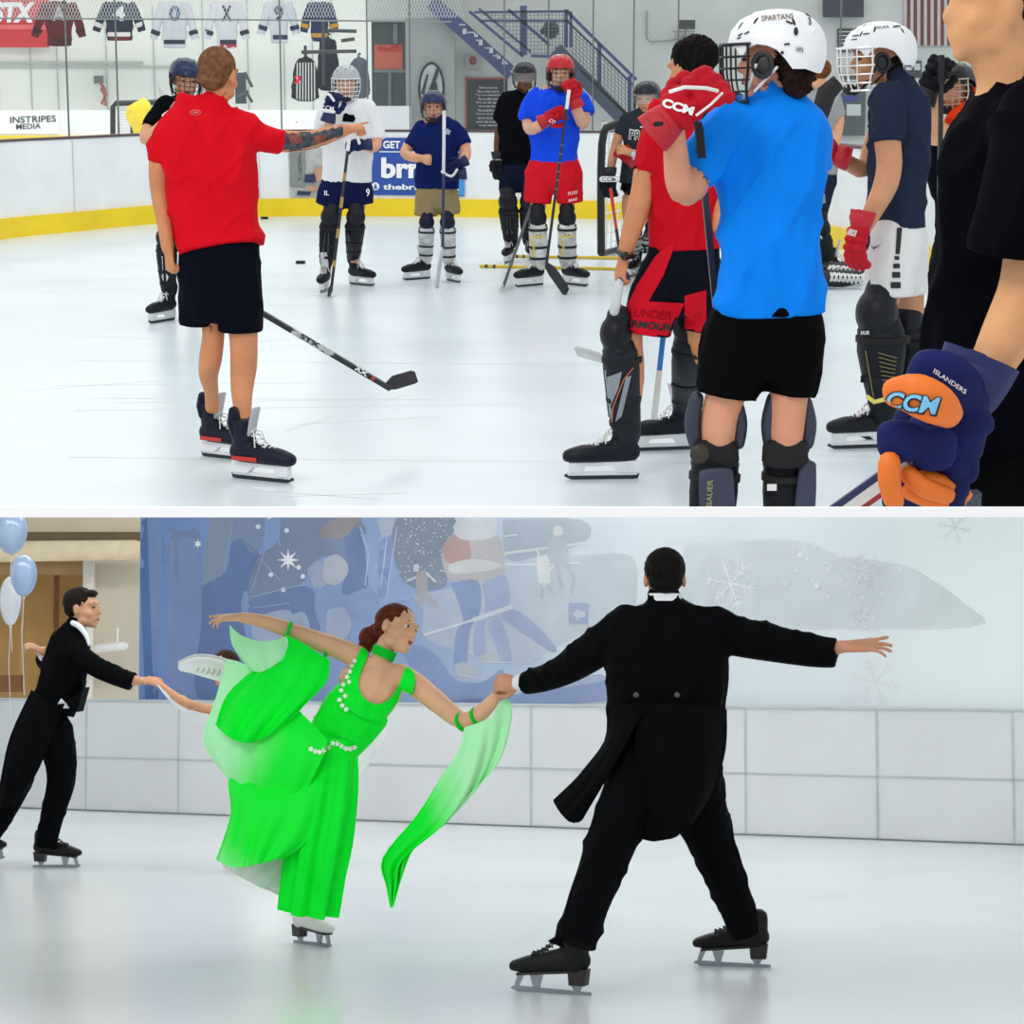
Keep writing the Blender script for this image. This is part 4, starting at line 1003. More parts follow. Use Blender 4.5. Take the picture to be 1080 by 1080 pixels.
# balloons
def balloon(x, y, rx, ry, c, label, Y=19):
    p = L.P(x, y, Y); r = thing('balloon', label, 'balloon', tuple(L.P(x, y+ry+3, Y)), 'pale blue balloons'); m_ = Y/F
    b = MB(); R = []
    for k in range(1, 16):
        t = math.pi*k/16; z = -math.cos(t); w = math.sin(t)*(1-.12*(1-z)/2*1.2)
        R.append([p+V((w*rx*m_*math.cos(a), w*rx*m_*math.sin(a), z*ry*m_)) for a in [2*math.pi*i/20 for i in range(20)]])
    b.rings(R); obj('balloon_skin', b, mat('balloon_'+c, c, .2, var=.03, coat=.5, spec=.6), r)
    k = MB(); q = L.P(x, y+ry+1, Y); k.ell(q, .012,.012,.018); k.tube([q, q-V((.01,0,.3)), q-V((-.015,0,.8))], .003, 5); obj('string', k, mat('string','dcdcdc',.6), r)
balloon(12, 561, 18, 24, 'a9bfdb', 'pale blue balloon at the top left, highest of the bunch')
balloon(25, 607, 15, 22, '9fb6d8', 'blue pearl balloon beside the left man, middle of the bunch', 18.7)
balloon(11, 634, 12, 26, 'dfe2e4', 'whitish balloon behind and below the blue ones', 19.4)
# ================================================================ PEOPLE OF THE UPPER RINK
MODE[0] = 'u'
def footroot(fig, x, y):
    g = U.G(x, y); return g
def newfig(label, gx, gy, Y=None):
    g = U.G(gx, gy)
    return Fig(Y or g.y, label, 'person', foot=V((g.x, g.y, 0)))
FAIR, TAN, DARK = 'e0a683', 'd08d62', '6b4630'
# ---------------- coach in red, back to the viewer
f = newfig('bald coach in a red t-shirt seen from behind, pointing with a tattooed arm', 250, 497)
b = f.body
f.head(230, 79, 160, pitch=-4, roll=4, k=1.02)
f.limb(b, [(231,92,14,0,15),(226,106,14,.0,14),(223,118,16,.0,14)])
f.limb(b, [(222,120,28,0,16),(222,140,38,0,22),(222,180,38,0,22),(226,225,36,0,22),(231,262,34,0,22),(233,280,32,0,20)])
f.limb(b, [(184,128,13,0),(172,148,12,0),(168,178,11.5,0),(169,205,10,.02),(173,232,8.5,0),(177,262,7,-.04)])
f.limb(b, [(256,130,14,0),(280,142,13,.05),(300,149,12,.12),(325,148,10.5,.20),(345,143,9,.26),(364,137,7,.32)])
W = f.P(362,138,.32); f.hand(W, f.P(392,131,.40)-W, V((0,-.3,1)), k=1.0, curl=(.06,1.7,1.75,1.8), thumb=-1, tcurl=.5)
W = f.P(178,262,-.04); f.hand(W, V((.05,-.05,-1)), V((-.8,-.5,0)), k=1.0, curl=(1.3,1.4,1.5,1.5), thumb=1, tcurl=.6)
f.limb(b, [(214,270,18,0),(222,320,14,.02),(225,352,12,.03),(222,378,12.5,.04),(220,398,10.5,.03),(223,418,8,.03),(224,440,8,.02)])
f.limb(b, [(250,270,20,0),(255,330,17,0),(257,362,15,-.01),(257,385,14.5,0),(255,410,12,0),(256,432,9.5,0),(257,462,9,0)])
body = f.finish(skin('coach', TAN), .0075)
decal('tattoo', body, [[(296,136),(330,137),(362,131),(362,146),(330,157),(296,161)]], mat('tattoo_ink', '3e4a52', .6, var=.45, scale=38), lift=.002)
decal('tattoo', body, [[(303,142),(316,140),(320,150),(308,153)],[(330,143),(345,142),(343,150),(332,152)]], mat('tattoo_red', '8a4a3e', .6, var=.3, scale=30), lift=.0035)
decal('tattoo', body, [[(248,436),(252,432),(256,441),(263,435),(264,444),(254,450)]], mat('tattoo_ink', '3e4a52'), lift=.002)
f.hair('80593f', [((0,-.020,.036),(.0785,.0925,.0835)),((0,-.05,-.01),(.066,.055,.06))], vox=.005, fold=.0, rough=.8)
m = MB(); f.limb(m, [(227,108,17,0,17),(224,113,30,0,20),(221,119,40,0,23),(221,130,49,0,26),(221,150,50,0,29),(221,180,49,0,30),(224,215,47,0,30),(229,245,45,0,30),(232,264,45,-.02,30)], ends=(True, False), sq=.85)
f.limb(m, [(190,126,16,0),(176,145,16,0),(167,172,13.5,0)], ends=(True, False)); f.limb(m, [(250,128,18,0),(272,142,17,.04),(297,149,14.5,.10)], ends=(True, False))

sh = f.wear('tshirt', m, cloth('coach_red', 'd9101f', .7), .010, .020, fscale=(6,6,3.5))
decal('collar_logo', sh, [disc(206,118.5,6,3), ], mat('logo_out', 'c66', .7) if 0 else mat('logo_pink', 'd86a70', .7), lift=.002); decal('collar_logo', sh, [disc(206,118.5,4.8,2.1)], cloth('coach_red','d9101f'), lift=.004)
decal('collar_logo', sh, [quad((203,118.5),(209,118.5),1.6)], mat('logo_pink', 'd86a70'), lift=.005)
m = MB(); f.limb(m, [(231,258,43,0,27),(232,275,44,0,29),(232,300,44,0,29),(232,339,30,0,24)], ends=(True, False), sq=.85)
f.limb(m, [(212,285,24,0),(209,315,20,.02),(209,343,18.5,.03)], ends=(True, False)); f.limb(m, [(251,285,26,0),(253,320,25.5,0),(254,350,24.5,0)], ends=(True, False))
f.wear('shorts', m, cloth('navyblack', '080b18', .8), .010, .008)
skate(f, U.G(258,505), 62, 1.0, '10142a', accent='c8302a', heelc='b9bcc0'); pass
skate(f, U.G(224,482), 58, .95, '10142a', accent='c8302a', heelc='b9bcc0')
r, sh, bl = stick('black stick with white STX and RX lettering held by the red-shirted coach', ((246,312),(410,409)), (439,401), (f.Y+.15, f.Y+.9, f.Y+1.12), c='15161a', bc='191c26', bw=.034)
decal('shaft_print', sh, [quad((308,348.8),(352,375),6)], mat('print_silver','c8cbcc',.5)); 
text('lettering', sh, 'STX', (316,356.3), (336,368.1), (2.3,-5.2), ink, lift=.02, bold=.03); text('lettering', sh, 'RX', (374,390), (387,397.8), (1.9,-4.4), ad, lift=.012, bold=.04); text('lettering', sh, '3', (390,399.6), (394,402), (1.9,-4.2), mat('print_red','d4382c',.5), lift=.012, bold=.04)

# ---------------- generic hockey player pieces
def legs(f, pts, sk=None): f.limb(f.body, pts)
# ---------------- player in navy helmet behind the coach
f = newfig('player in a navy helmet and black shirt standing half hidden behind the coach', 180, 340); f2 = f
f.head(196, 84, 18, pitch=-10, roll=-4, k=1.05); f.limb(f.body, [(196,92,9,0),(195,106,9,0)])
f.limb(f.body, [(195,108,18,0,12),(194,150,22,0,14),(192,200,19,0,14),(190,225,19,0,14)])
f.limb(f.body, [(170,112,8,0),(160,130,8,-.05),(154,146,7.5,-.15),(168,136,6.5,-.25),(184,118,5,-.3)])
f.limb(f.body, [(216,112,8,0),(224,140,8,0),(222,170,6,-.1)])
f.limb(f.body, [(181,225,9,0),(178,250,8,0),(177,290,6,0),(178,315,5.5,0)]); f.limb(f.body, [(200,225,9,0),(203,260,8,0),(204,300,6,0),(204,318,5.5,0)])
f.finish(skin('fair', FAIR), .010)
helmet(f, '1c2a50', cage=.0024); f.face(full=False)
m = MB(); f.limb(m, [(195,99,8,0,8),(195,108,24,0,13),(194,125,27,0,15),(193,160,26,0,16),(192,200,24,0,16),(191,222,24,0,16)], ends=(True, False)); f.limb(m, [(174,110,10,0),(162,128,9.5,-.06),(157,134,9,-.1)], ends=(True,False)); f.limb(m, [(214,110,10,0),(222,135,9,0)], ends=(True,False))
f.wear('tshirt', m, cloth('black', '0a0b10'), .013, .008)
m = MB(); f.limb(m, [(191,215,24,0,16),(191,232,24,0,16)]); f.limb(m, [(180,228,13,0),(178,246,12,0)], ends=(True,False)); f.limb(m, [(202,228,13,0),(204,246,12,0)], ends=(True,False)); f.wear('shorts', m, cloth('black', '0a0b10'), .013, .006)
W = f.P(184,120,-.32); g = glove(f, W, V((.55,-.05,.55)), V((-.1,-1,.1)), .95, c='1b1d26', c2='e3e4e4', curl=.6)
m = MB(); f.limb(m, [(178,124,3,-.40),(186,110,3.4,-.42),(197,104,3.4,-.42),(203,106,2.6,-.42)]); obj('glove_trim', m, mat('trim_white','e6e6e4',.6), g)
pad(f, 176,250,177,300, 11, -10, plate='d8d8d4', c='1d2027', dy=-.03); pad(f, 203,250,204,302, 11, 0, dy=-.03)
skate(f, U.G(179,338), -28, .95, '14161c'); skate(f, U.G(204,336), 10, .95, '14161c')
stick('dark stick slanting up behind the shoulder of the navy-helmeted player', ((168,93),(212,205)), (220,204), (f.Y+.3, f.Y+.3, f.Y+.35), c='22252c')

# ---------------- white t-shirt player
f = newfig('player in a white t-shirt, silver helmet with white cage and navy shorts', 361, 306); Y=f.Y
f.head(365, 88, 2, pitch=-4, k=1.02); f.limb(f.body, [(365,96,7,0),(366,108,7,0)])
f.limb(f.body, [(366,112,20,0,12),(366,150,22,0,13),(365,195,20,0,13)])
f.limb(f.body, [(343,118,6,0),(339,135,5.8,-.06),(343,143,5.4,-.16),(348,128,4.8,-.24),(348,118,4.2,-.26)])
f.limb(f.body, [(391,118,6.2,0),(396,140,5.8,-.02),(397,153,5.6,-.08),(390,156,5,-.18),(380,152,4.2,-.24)])
f.limb(f.body, [(352,205,9,0),(349,235,7,0),(345,275,5,0),(343,292,4.5,0)]); f.limb(f.body, [(378,205,9,0),(376,235,7,0),(374,262,5,0),(374,284,4.5,0)])
f.finish(skin('fair', FAIR), .010)
helmet(f, 'aeb4ba', cage=.0030, cagec='e9ebec'); f.face(full=False)
m = MB(); f.limb(m, [(366,103,8,0,8),(366,109,20,0,11),(366,118,28,0,14),(367,150,26.5,0,16),(366,180,26,0,16),(366,193,26.5,0,16)], ends=(True, False), sq=.9); f.limb(m, [(346,114,9,0),(340,130,9,-.04),(340,138,8.5,-.1)], ends=(True,False)); f.limb(m, [(388,114,10,0),(396,132,9.5,-.01),(398,147,9,-.03)], ends=(True,False))
sh = f.wear('tshirt', m, cloth('white_tee', 'e9ebee'), .012, .009)
decal('shirt_print', sh, [[(361,128),(362,121),(365,119),(368,121),(373,121),(375,125),(373,129)]], cloth('black', '0a0b10'))
m = MB(); f.limb(m, [(365,190,26,0,16),(365,205,27,0,16)]); f.limb(m, [(352,200,16,0),(347,218,15,0)], ends=(True,False)); f.limb(m, [(378,200,15.5,0),(380,216,14.5,0)], ends=(True,False)); sh = f.wear('shorts', m, cloth('navy', '141c44'), .012, .006)
text('shorts_number', sh, '9', (386,207), (390,207), (0,-8), ad); text('shorts_number', sh, 'IL', (342,206), (347,206), (0,-5), ad)
W = f.P(348,119,-.28); g = glove(f, W, V((.25,-.1,1)), V((-.25,-1,0)), 1.02, c='1a2350', curl=.9)
m = MB(); f.limb(m, [(338,116,1.7,-.38),(352,118,1.7,-.40)]); f.limb(m, [(340,103,1.4,-.39),(346,99,1.4,-.39),(352,106,1.4,-.39)]); obj('glove_trim', m, mat('trim_white','e6e6e4'), g)
text('lettering', g, 'CCM', (339,115), (352,117), (0,-4.5), ad)
W = f.P(384,153,-.24); g = glove(f, W, V((-.9,-.2,-.05)), V((0,-.8,.6)), .85, c='1a2350', curl=.7); m = MB(); f.limb(m, [(376,142,1.4,-.34),(379,151,1.6,-.34)]); obj('glove_trim', m, mat('trim_white','e6e6e4'), g)
pad(f, 349,228,345,270, 10.5, -8, plate='31343d', dy=-.05); pad(f, 375,228,373,268, 10.5, 8, plate='31343d', dy=-.05)
skate(f, U.G(344,306), -6, .95, '14161c'); skate(f, U.G(374,300), 48, .9, '14161c')
r, sh, bl = stick('black and gold stick planted upright in front of the white-shirted player', ((369,140),(349,308)), (346,311), (Y-.34, Y-.42, Y-.62), c='1a1a1c', tape=('a98a4a', [(.25,.3),(.4,.47),(.6,.66),(.8,.84)]))

# ---------------- boy in navy t-shirt
f = newfig('boy in a navy t-shirt, navy helmet and khaki shorts holding a stick upright', 462, 297); Y=f.Y
f.head(457, 113, 3, k=.96); f.limb(f.body, [(458,118,5.5,0),(459,129,6,0)])
f.limb(f.body, [(461,132,17,0,10),(461,165,17,0,11),(461,205,16,0,11)])
f.limb(f.body, [(441,136,6,0),(434,150,5.5,0),(427,161,5.5,-.06),(436,166,5,-.18),(444,167,4,-.22)])
f.limb(f.body, [(481,136,6.5,0),(489,150,6,0),(491,163,6,-.06),(486,174,5,-.16),(480,180,4,-.2)])
f.limb(f.body, [(450,205,8,0),(449,235,5.5,0),(448,262,4,0),(447,280,4,0)]); f.limb(f.body, [(473,205,8,0),(473,235,5.5,0),(473,262,4,0),(474,282,4,0)])
W = f.P(443,167,-.22); f.hand(W, V((1,-.3,.05)), V((0,-1,.2)), .85, curl=(1.4,1.5,1.5,1.5), thumb=1)
f.finish(skin('fair', FAIR), .009)
helmet(f, '1b2c58', cage=.0016, cagec='2a3552', k=1.02); f.face(full=False)
m = MB(); f.limb(m, [(459,124,7,0,7),(461,130,18,0,10),(461,138,23,0,12),(461,165,23,0,14),(461,190,23.5,0,14),(461,199,24,0,14)], ends=(True, False), sq=.9); f.limb(m, [(444,134,8,0),(437,147,8.5,0),(432,155,8,-.02)], ends=(True,False)); f.limb(m, [(479,134,8,0),(486,145,9,0),(490,153,8.5,-.02)], ends=(True,False))
sh = f.wear('tshirt', m, cloth('navy_tee', '14245c'), .011, .008)
decal('chest_logo', sh, [star(472,139,4,2.6,5)], mat('logo_pale','a9b4cc',.7))
m = MB(); f.limb(m, [(461,197,22,0,13),(461,210,22.5,0,13)]); f.limb(m, [(450,205,12.5,0),(449,228,12,0)], ends=(True,False)); f.limb(m, [(473,205,12,0),(474,226,11.5,0)], ends=(True,False)); f.wear('cargo_shorts', m, cloth('khaki', '9b8a64'), .011, .010)
W = f.P(486,172,-.2); g = glove(f, W, V((-.6,-.2,-.3)), V((.2,-1,0)), .8, c='16224e', curl=.8); 
W = f.P(484,184,-.22); g = glove(f, W, V((-1,-.1,-.1)), V((0,-1,.2)), .85, c='16224e', curl=.8); m = MB(); f.limb(m, [(466,181,1.3,-.31),(476,186,1.3,-.33),(482,179,1.3,-.33)]); obj('glove_trim', m, mat('trim_white','e6e6e4'), g)
for kx, ax in ((450,449),(472,473)):
    s = pad(f, kx,234,ax,270, 8.5, 0, c='d9dbdc', c2='161b30', strap='2a2d34', dy=-.04, wb=7)
skate(f, U.G(448,294), -52, .88, '14161c'); skate(f, U.G(474,296), 25, .88, '14161c')
stick('white and navy stick held upright by the boy in khaki shorts', ((468.5,118),(467,262)), (461,304), (Y-.38,Y-.4,Y-.55), c='20305e', tape=('d5d9e0', [(.1,.45)]), bc='c9ccd0')

# ---------------- player in black
f = newfig('dark-skinned player all in black standing with arms at the sides', 543, 278); Y=f.Y
f.head(553, 82, 8, k=1.02, pitch=-2); f.limb(f.body, [(553,90,6,0),(551,102,6.5,0)])
f.limb(f.body, [(547,104,16,0,10),(545,150,16,0,11),(545,185,15,0,11)])
f.limb(f.body, [(529,110,5.5,0),(527,135,5,0),(525,152,4.5,0),(525,168,3.8,0)]); f.limb(f.body, [(566,110,5.5,0),(572,135,5,0),(572,160,4.2,0)])
f.limb(f.body, [(536,185,8,0),(535,220,6,0),(537,255,4.5,0),(538,262,4,0)]); f.limb(f.body, [(556,185,8,0),(557,220,6,0),(558,255,4.5,0)])
f.finish(skin('dark', DARK), .010); helmet(f, '171b26', visor=True); f.face(full=False, lip='5a3028', brow='120c0a')
m = MB(); f.limb(m, [(551,98,7,0,7),(548,104,17,0,10),(545,113,22,0,12),(544,145,19,0,13),(544,173,19.5,0,13)], ends=(True, False)); f.limb(m, [(531,108,7,0),(527,120,6.8,0),(526,128,6.5,0)], ends=(True,False)); f.limb(m, [(563,108,7,0),(570,126,6.5,0)], ends=(True,False))
f.wear('tshirt', m, cloth('black', '0a0b10'), .012, .006)
m = MB(); f.limb(m, [(545,172,18.5,0,12),(545,184,19,0,12)]); f.limb(m, [(537,180,10.5,0),(536,203,10,0)], ends=(True,False)); f.limb(m, [(555,180,10.5,0),(556,203,10,0)], ends=(True,False)); f.wear('shorts', m, cloth('navyblack2', '141a30'), .012, .005)
g = glove(f, f.P(525,168,-.02), V((.05,-.1,-1)), V((-.3,-1,0)), .98, c='14161e', curl=.5); text('lettering', g, 'BAUER', (517,169), (532,169), (0,-3), mat('trim_white','e6e6e4'))
g = glove(f, f.P(573,166,-.1), V((-.2,-.2,-1)), V((.3,-1,0)), .9, c='14161e', curl=.9)
pad(f, 536,212,538,252, 10.5, -5, dy=-.03, plate='33363f'); pad(f, 557,212,557,252, 9.5, 5, dy=-.03, plate='33363f')
skate(f, U.G(538,276), -12, .92, '14161c'); skate(f, U.G(558,274), 4, .92, '14161c')
stick('black stick with a white-taped toe reaching to the ice between the two poles', ((566,200),(531,302)), (527,307), (Y-.15,18.0,17.7), c='1b1c20', bc='c9cac8', bw=.016)

# ---------------- blue t-shirt and red shorts
f = newfig('player in a royal blue t-shirt, red helmet, gloves and red shorts leaning on a stick', 582, 302); Y=f.Y
f.head(591, 77, 0, k=1.06, pitch=-4); f.limb(f.body, [(590,86,7,0),(588,97,7.5,0)])
f.limb(f.body, [(586,100,21,0,12),(585,140,22,0,14),(584,180,20,0,14)])
f.limb(f.body, [(561,106,7,0),(557,124,6.5,0),(559,136,6.4,-.08),(568,133,6,-.22),(580,126,4.8,-.3)])
f.limb(f.body, [(611,106,7,0),(616,118,6.6,-.02),(615,131,6.4,-.08),(609,118,6,-.2),(604,104,4.8,-.27)])
f.limb(f.body, [(570,185,10,0),(567,230,7.5,0),(567,265,5.5,0),(566,282,5,0)]); f.limb(f.body, [(598,185,10,0),(598,230,7.5,0),(598,265,5.5,0),(599,282,5,0)])
f.finish(skin('pale', 'e0ac92'), .010); h = helmet(f, 'c01f2a', cage=.0018, cagec='3a2024', visor=False); f.face(full=False)
text('lettering', h, 'Bauer', (586,58.5), (597,58), (0,-3), ad)
f.hair('4a3426', [((-.06,-.02,-.02),(.035,.05,.05)),((.06,-.02,-.02),(.035,.05,.05)),((0,-.06,-.01),(.07,.05,.06))], vox=.01)
m = MB(); f.limb(m, [(588,96,8,0,9),(587,100,22,0,12),(586,108,30,0,15),(584,140,26,0,17),(585,160,24.5,0,17),(585,172,25,0,17)], ends=(True, False), sq=.9); f.limb(m, [(564,103,10,0),(557,116,10,0),(557,126,9.5,-.02)], ends=(True,False)); f.limb(m, [(608,103,10,0),(616,114,10,0),(618,121,9,-.02)], ends=(True,False))
f.wear('tshirt', m, cloth('royal', '1c50ee', .7), .012, .018)
m = MB(); f.limb(m, [(585,170,26,0,17),(585,188,28,0,17)], sq=.9); f.limb(m, [(570,182,16.5,0),(567,214,14.5,0)], ends=(True,False)); f.limb(m, [(599,182,16.5,0),(601,214,14.5,0)], ends=(True,False)); sh = f.wear('shorts', m, cloth('red_shorts', 'd81c2c', .7), .012, .008)
text('lettering', sh, 'ST.LEO', (599,206), (609,204), (0,-3.2), ad); text('lettering', sh, 'BAND', (600,213), (609,211), (0,-2.6), ad)
g = glove(f, f.P(577,126,-.30), V((.9,-.1,.45)), V((-.3,-1,.3)), 1.0, c='b81826', curl=.8); text('lettering', g, 'CO', (578,128), (584,131), (3,-3), ad)
g = glove(f, f.P(606,104,-.27), V((-.35,-.15,.95)), V((.2,-1,0)), 1.0, c='b81826', curl=1.0); text('lettering', g, 'I', (604,86), (606,86), (1,-5), ad)
for kx, ax in ((567,568),(598,598)):
    s = pad(f, kx,229,ax,272, 10, 0, c='dcdcd8', c2='14171e', strap='1a1c22', dy=-.05, plate='14161c', wb=9.5)
    m = MB(); c = f.P(kx-7, 262, -.16); m.tube([f.P(kx-8,252,-.15), f.P(kx-4,262,-.17), f.P(kx-7,272,-.15)], .008, 5); m.tube([f.P(kx-7,250,-.15), f.P(kx+7,250,-.15)], .008, 5); obj('yellow_piping', m, mat('piping_yellow','e0c430',.5), s)
skate(f, U.G(567,301), -48, .95, '14161c'); skate(f, U.G(599,300), 40, .95, '14161c')
stick('black stick with a long curved dark blade leaned on by the blue and red player', ((600,96),(576,281)), (597,311), (Y-.40,Y-.42,Y-.7), c='1b1f2c', bc='20242e', tape=('5a5e68',[(.3,.31),(.35,.36),(.4,.41),(.45,.46),(.5,.51),(.55,.56)]), bw=.045)

# ---------------- girl in grey beside the goal
f = newfig('girl in a charcoal PRIDE t-shirt and black helmet standing before the goal', 680, 288, 18.2); Y=f.Y
f.head(682, 104, -18, k=1.0, pitch=-4); f.limb(f.body, [(683,110,5.5,0),(684,120,6,0)])
f.limb(f.body, [(680,123,17,0,10),(678,160,15,0,10),(677,195,15,0,11)])
f.limb(f.body, [(657,128,5.5,0),(651,148,5.2,0),(646,168,4.8,-.04),(643,188,4,-.08)])
f.limb(f.body, [(701,128,6,0),(700,150,5.5,-.06),(690,163,5,-.16),(674,163,4.4,-.24),(662,160,3.8,-.26)])
f.limb(f.body, [(667,195,9,0),(663,222,7.5,0),(668,250,5.5,0),(672,272,4.5,0)]); f.limb(f.body, [(688,195,9,0),(688,222,7.5,0),(689,250,5.5,0),(690,272,4.5,0)])
f.hand(f.P(664,160,-.26), V((-1,-.1,.1)), V((0,-1,.3)), .85, curl=(.9,.9,1,1))
f.finish(skin('tanned', 'c48d68'), .009); helmet(f, '1b1f28', visor=True); f.face(full=False)
f.hair('3a2a20', [((0,-.07,-.03),(.06,.04,.08))], vox=.01)
m = MB(); f.limb(m, [(683,115,7,0,7),(681,122,18,0,10),(679,132,22,0,12),(677,155,20,0,13),(675,180,20,0,13),(674,194,22,0,13)], ends=(True, False)); f.limb(m, [(661,126,7.5,0),(656,136,7,0),(654,142,7,0)], ends=(True,False)); f.limb(m, [(698,126,8,0),(702,142,7.5,-.03)], ends=(True,False))
sh = f.wear('tshirt', m, cloth('charcoal', '2e333b'), .011, .008)
text('lettering', sh, 'PRIDE', (663,147), (692,150), (1,-11), mat('trim_white','e6e6e4'), bold=.06); text('lettering', sh, 'PRIDE', (663.8,146.2), (691.2,149.2), (1,-9), ink, bold=.0, lift=.014)
decal('chest_logo', sh, [quad((675,134),(679,134),1)], mat('trim_white','e6e6e4'))
m = MB(); f.limb(m, [(675,190,20,0,12),(675,198,20,0,12)]); f.limb(m, [(666,196,11,0),(664,203,10.5,0)], ends=(True,False)); f.limb(m, [(687,196,11,0),(688,203,10.5,0)], ends=(True,False)); f.wear('shorts', m, cloth('black', '0a0b10'), .011, .004)
g = glove(f, f.P(643,186,-.1), V((0,-.1,-1)), V((-.3,-1,0)), 1.0, c='14161e', curl=.7); m = MB(); f.limb(m, [(635,189,3,-.16),(651,189,3,-.16)]); obj('glove_trim', m, mat('trim_white','e6e6e4'), g); text('lettering', g, 'CCM', (635,191), (650,191), (0,-4), ink, lift=.09)
g = glove(f, f.P(664,168,-.12), V((-.7,0,.55)), V((-.2,-1,.2)), .85, c='a81c28', curl=.9)
m = MB(); m.tube([f.P(668,158,-.28), f.P(669,163,-.29), f.P(668,168,-.27)], .008, 6); m.ell(f.P(668,163,-.29), .022,.012,.022); obj('watch', m, mat('watch_silver','b9bec2',.3,metal=.5), f.root)
pad(f, 669,246,674,272, 10, -10, c='dcdcd8', c2='1a1c22', dy=-.04); pad(f, 689,246,691,272, 10, 0, c='dcdcd8', c2='1a1c22', dy=-.04)
skate(f, U.G(672,290), -20, .9, '14161c'); skate(f, U.G(690,290), 10, .9, '14161c')
stick('red and black stick held low by the girl beside the goal', ((644,200),(656,283)), (664,297), (Y-.2,Y-.3,Y-.5), c='b02a2c', bc='17181c', grip='c23a34', bw=.03, tape=('1a1b1f',[(.5,1.0)]))

# ---------------- player in red, black hair, turned away
f = newfig('black-haired player in a red t-shirt and red-black shorts, helmet off', 645, 507); Y=f.Y
f.head(729, 73, -140, k=1.06, pitch=-10); f.limb(f.body, [(728,86,13,0),(727,106,13,0)])
f.limb(f.body, [(726,112,34,0,18),(724,150,32,0,22),(724,200,32,0,24),(722,262,32,0,24)])
f.limb(f.body, [(692,130,14,0),(684,160,14,0),(680,190,13,0),(675,215,12.5,-.03),(666,243,10.5,-.06),(659,268,8,-.08)])
f.limb(f.body, [(758,130,13,0),(764,180,12,0),(760,240,9,-.1)])
W = f.P(659,269,-.08); f.hand(W, V((-.25,-.1,-1)), V((-.8,-.5,.1)), 1.0, curl=(.7,.8,.9,1.0), thumb=1)
f.limb(f.body, [(690,290,19,0),(672,335,16,0),(664,352,14,0),(668,400,12,0),(660,455,9,0),(654,478,9,0)]); f.limb(f.body, [(745,290,19,.05),(738,340,15,.1),(736,375,13,.2),(722,420,10,.3),(718,448,8,.3)])
f.finish(skin('tan', TAN), .008)
f.hair('15120f', [((0,-.03,.045),(.088,.100,.085)),((-.03,-.08,.02),(.05,.04,.05)),((.05,.03,.09),(.04,.04,.03))], vox=.006, fold=.010)
m = MB(); f.limb(m, [(727,98,14,0,14),(727,108,32,0,19),(725,122,44,0,24),(724,160,40,0,27),(724,210,38,0,27),(722,250,39,0,28),(722,263,39,0,28)], ends=(True, False), sq=.88); f.limb(m, [(699,124,18,0),(691,150,19,0),(686,181,16,0)], ends=(True,False)); f.limb(m, [(752,124,16,0),(760,160,15,0)], ends=(True,False))
f.wear('tshirt', m, cloth('red_tee', 'c81020', .7), .010, .018)
m = MB(); f.limb(m, [(722,256,38,0,26),(720,275,40,0,27),(715,295,40,0,27)], sq=.88); f.limb(m, [(700,285,26,0),(688,320,28,0),(682,352,26,0)], ends=(True,False)); f.limb(m, [(722,290,36,0,27),(722,315,24,0,22)]); f.limb(m, [(742,285,22,.05),(738,320,22,.08),(734,346,20,.1)], ends=(True,False)); sh = f.wear('shorts', m, cloth('shorts_black', '10121c'), .010, .008)
decal('red_panel', sh, [[(702,258),(712,258),(700,290),(684,318),(722,320),(704,360),(655,352),(660,325),(672,300),(690,272)],[(722,312),(745,306),(745,350),(722,350)]], cloth('red_panel','d0182a'), maxe=4)
text('lettering', sh, 'UNDER', (668,334), (708,338), (2,-9), cloth('red_deep','a01424'), lift=.008); text('lettering', sh, 'ARMOUR', (656,344), (708,350), (2,-8), ink, lift=.008, bold=.04)
m = MB(); c = [f.P(652,266,-.1), f.P(660,272,-.19), f.P(668,270,-.12), f.P(664,264,0), f.P(655,262,-.02), f.P(652,266,-.1)]; m.tube(c, .011, 8); m.ell(f.P(659,270,-.17), .02,.012,.02); obj('wristwatch', m, mat('watch_black','111215',.4), f.root)
pad(f, 656,352,659,450, 20, -75, c='20242c', c2='12151f', dy=-.04, plate='8a8f98', wb=15)
s = pad(f, 730,345,722,440, 18, -70, c='23272f', c2='12151f', dy=.18, dya=.28, wb=13)
p = bpy.data.objects[[o.name for o in f.root.children if o.name.startswith('shin_guard')][0]]
decal('orange_line', p, [quad((643,455),(646,430),1.3), quad((646,430),(658,400),1.3), quad((658,400),(668,388),1.2)], mat('line_orange','b8683c',.5), lift=.006)
decal('silver_panel', p, [[(640,398),(656,392),(652,410),(642,432)],[(660,398),(666,396),(655,440),(648,446)]], mat('plate_8a8f98','8a8f98'), lift=.005)
skate(f, U.G(658,505), -86, 1.02, '10131f'); skate(f, U.G(720,474), -78, .98, '10131f')
m = MB(); B_ = U.P; r = thing('water_bottle', 'clear plastic water bottle held low by the red-shirted player', 'bottle', tuple(f.P(650,332,-.1)))
f_ = f; m2 = Pen(Y-.1); q = MB(); m2.limb(q, [(648,328,5.5,0),(650,312,6,0),(653,300,5,0),(655,294,2.5,0)]); obj('bottle_body', q, mat('bottle_clear','dfe6e8',.15,alpha=.75), r); q = MB(); m2.limb(q, [(655,296,3,0),(656,290,2.5,0)]); obj('cap', q, mat('bottle_cap','2a2c30',.5), r)
stick('stick with a pale blade showing left of the red-shirted player\'s knee', ((700,300),(640,381)), (609,373), (Y+.35, Y+1.2, Y+1.3), c='2a2c30', bc='c9cbc8', bw=.04)
r, sh, bl = stick('stick with blue and white taped end hanging between the legs of the red-shirted player', ((690,440),(702,330)), (704,322), (Y+.15, Y+.2, Y+.2), c='2b86d8', bc='2b86d8', bw=.01)
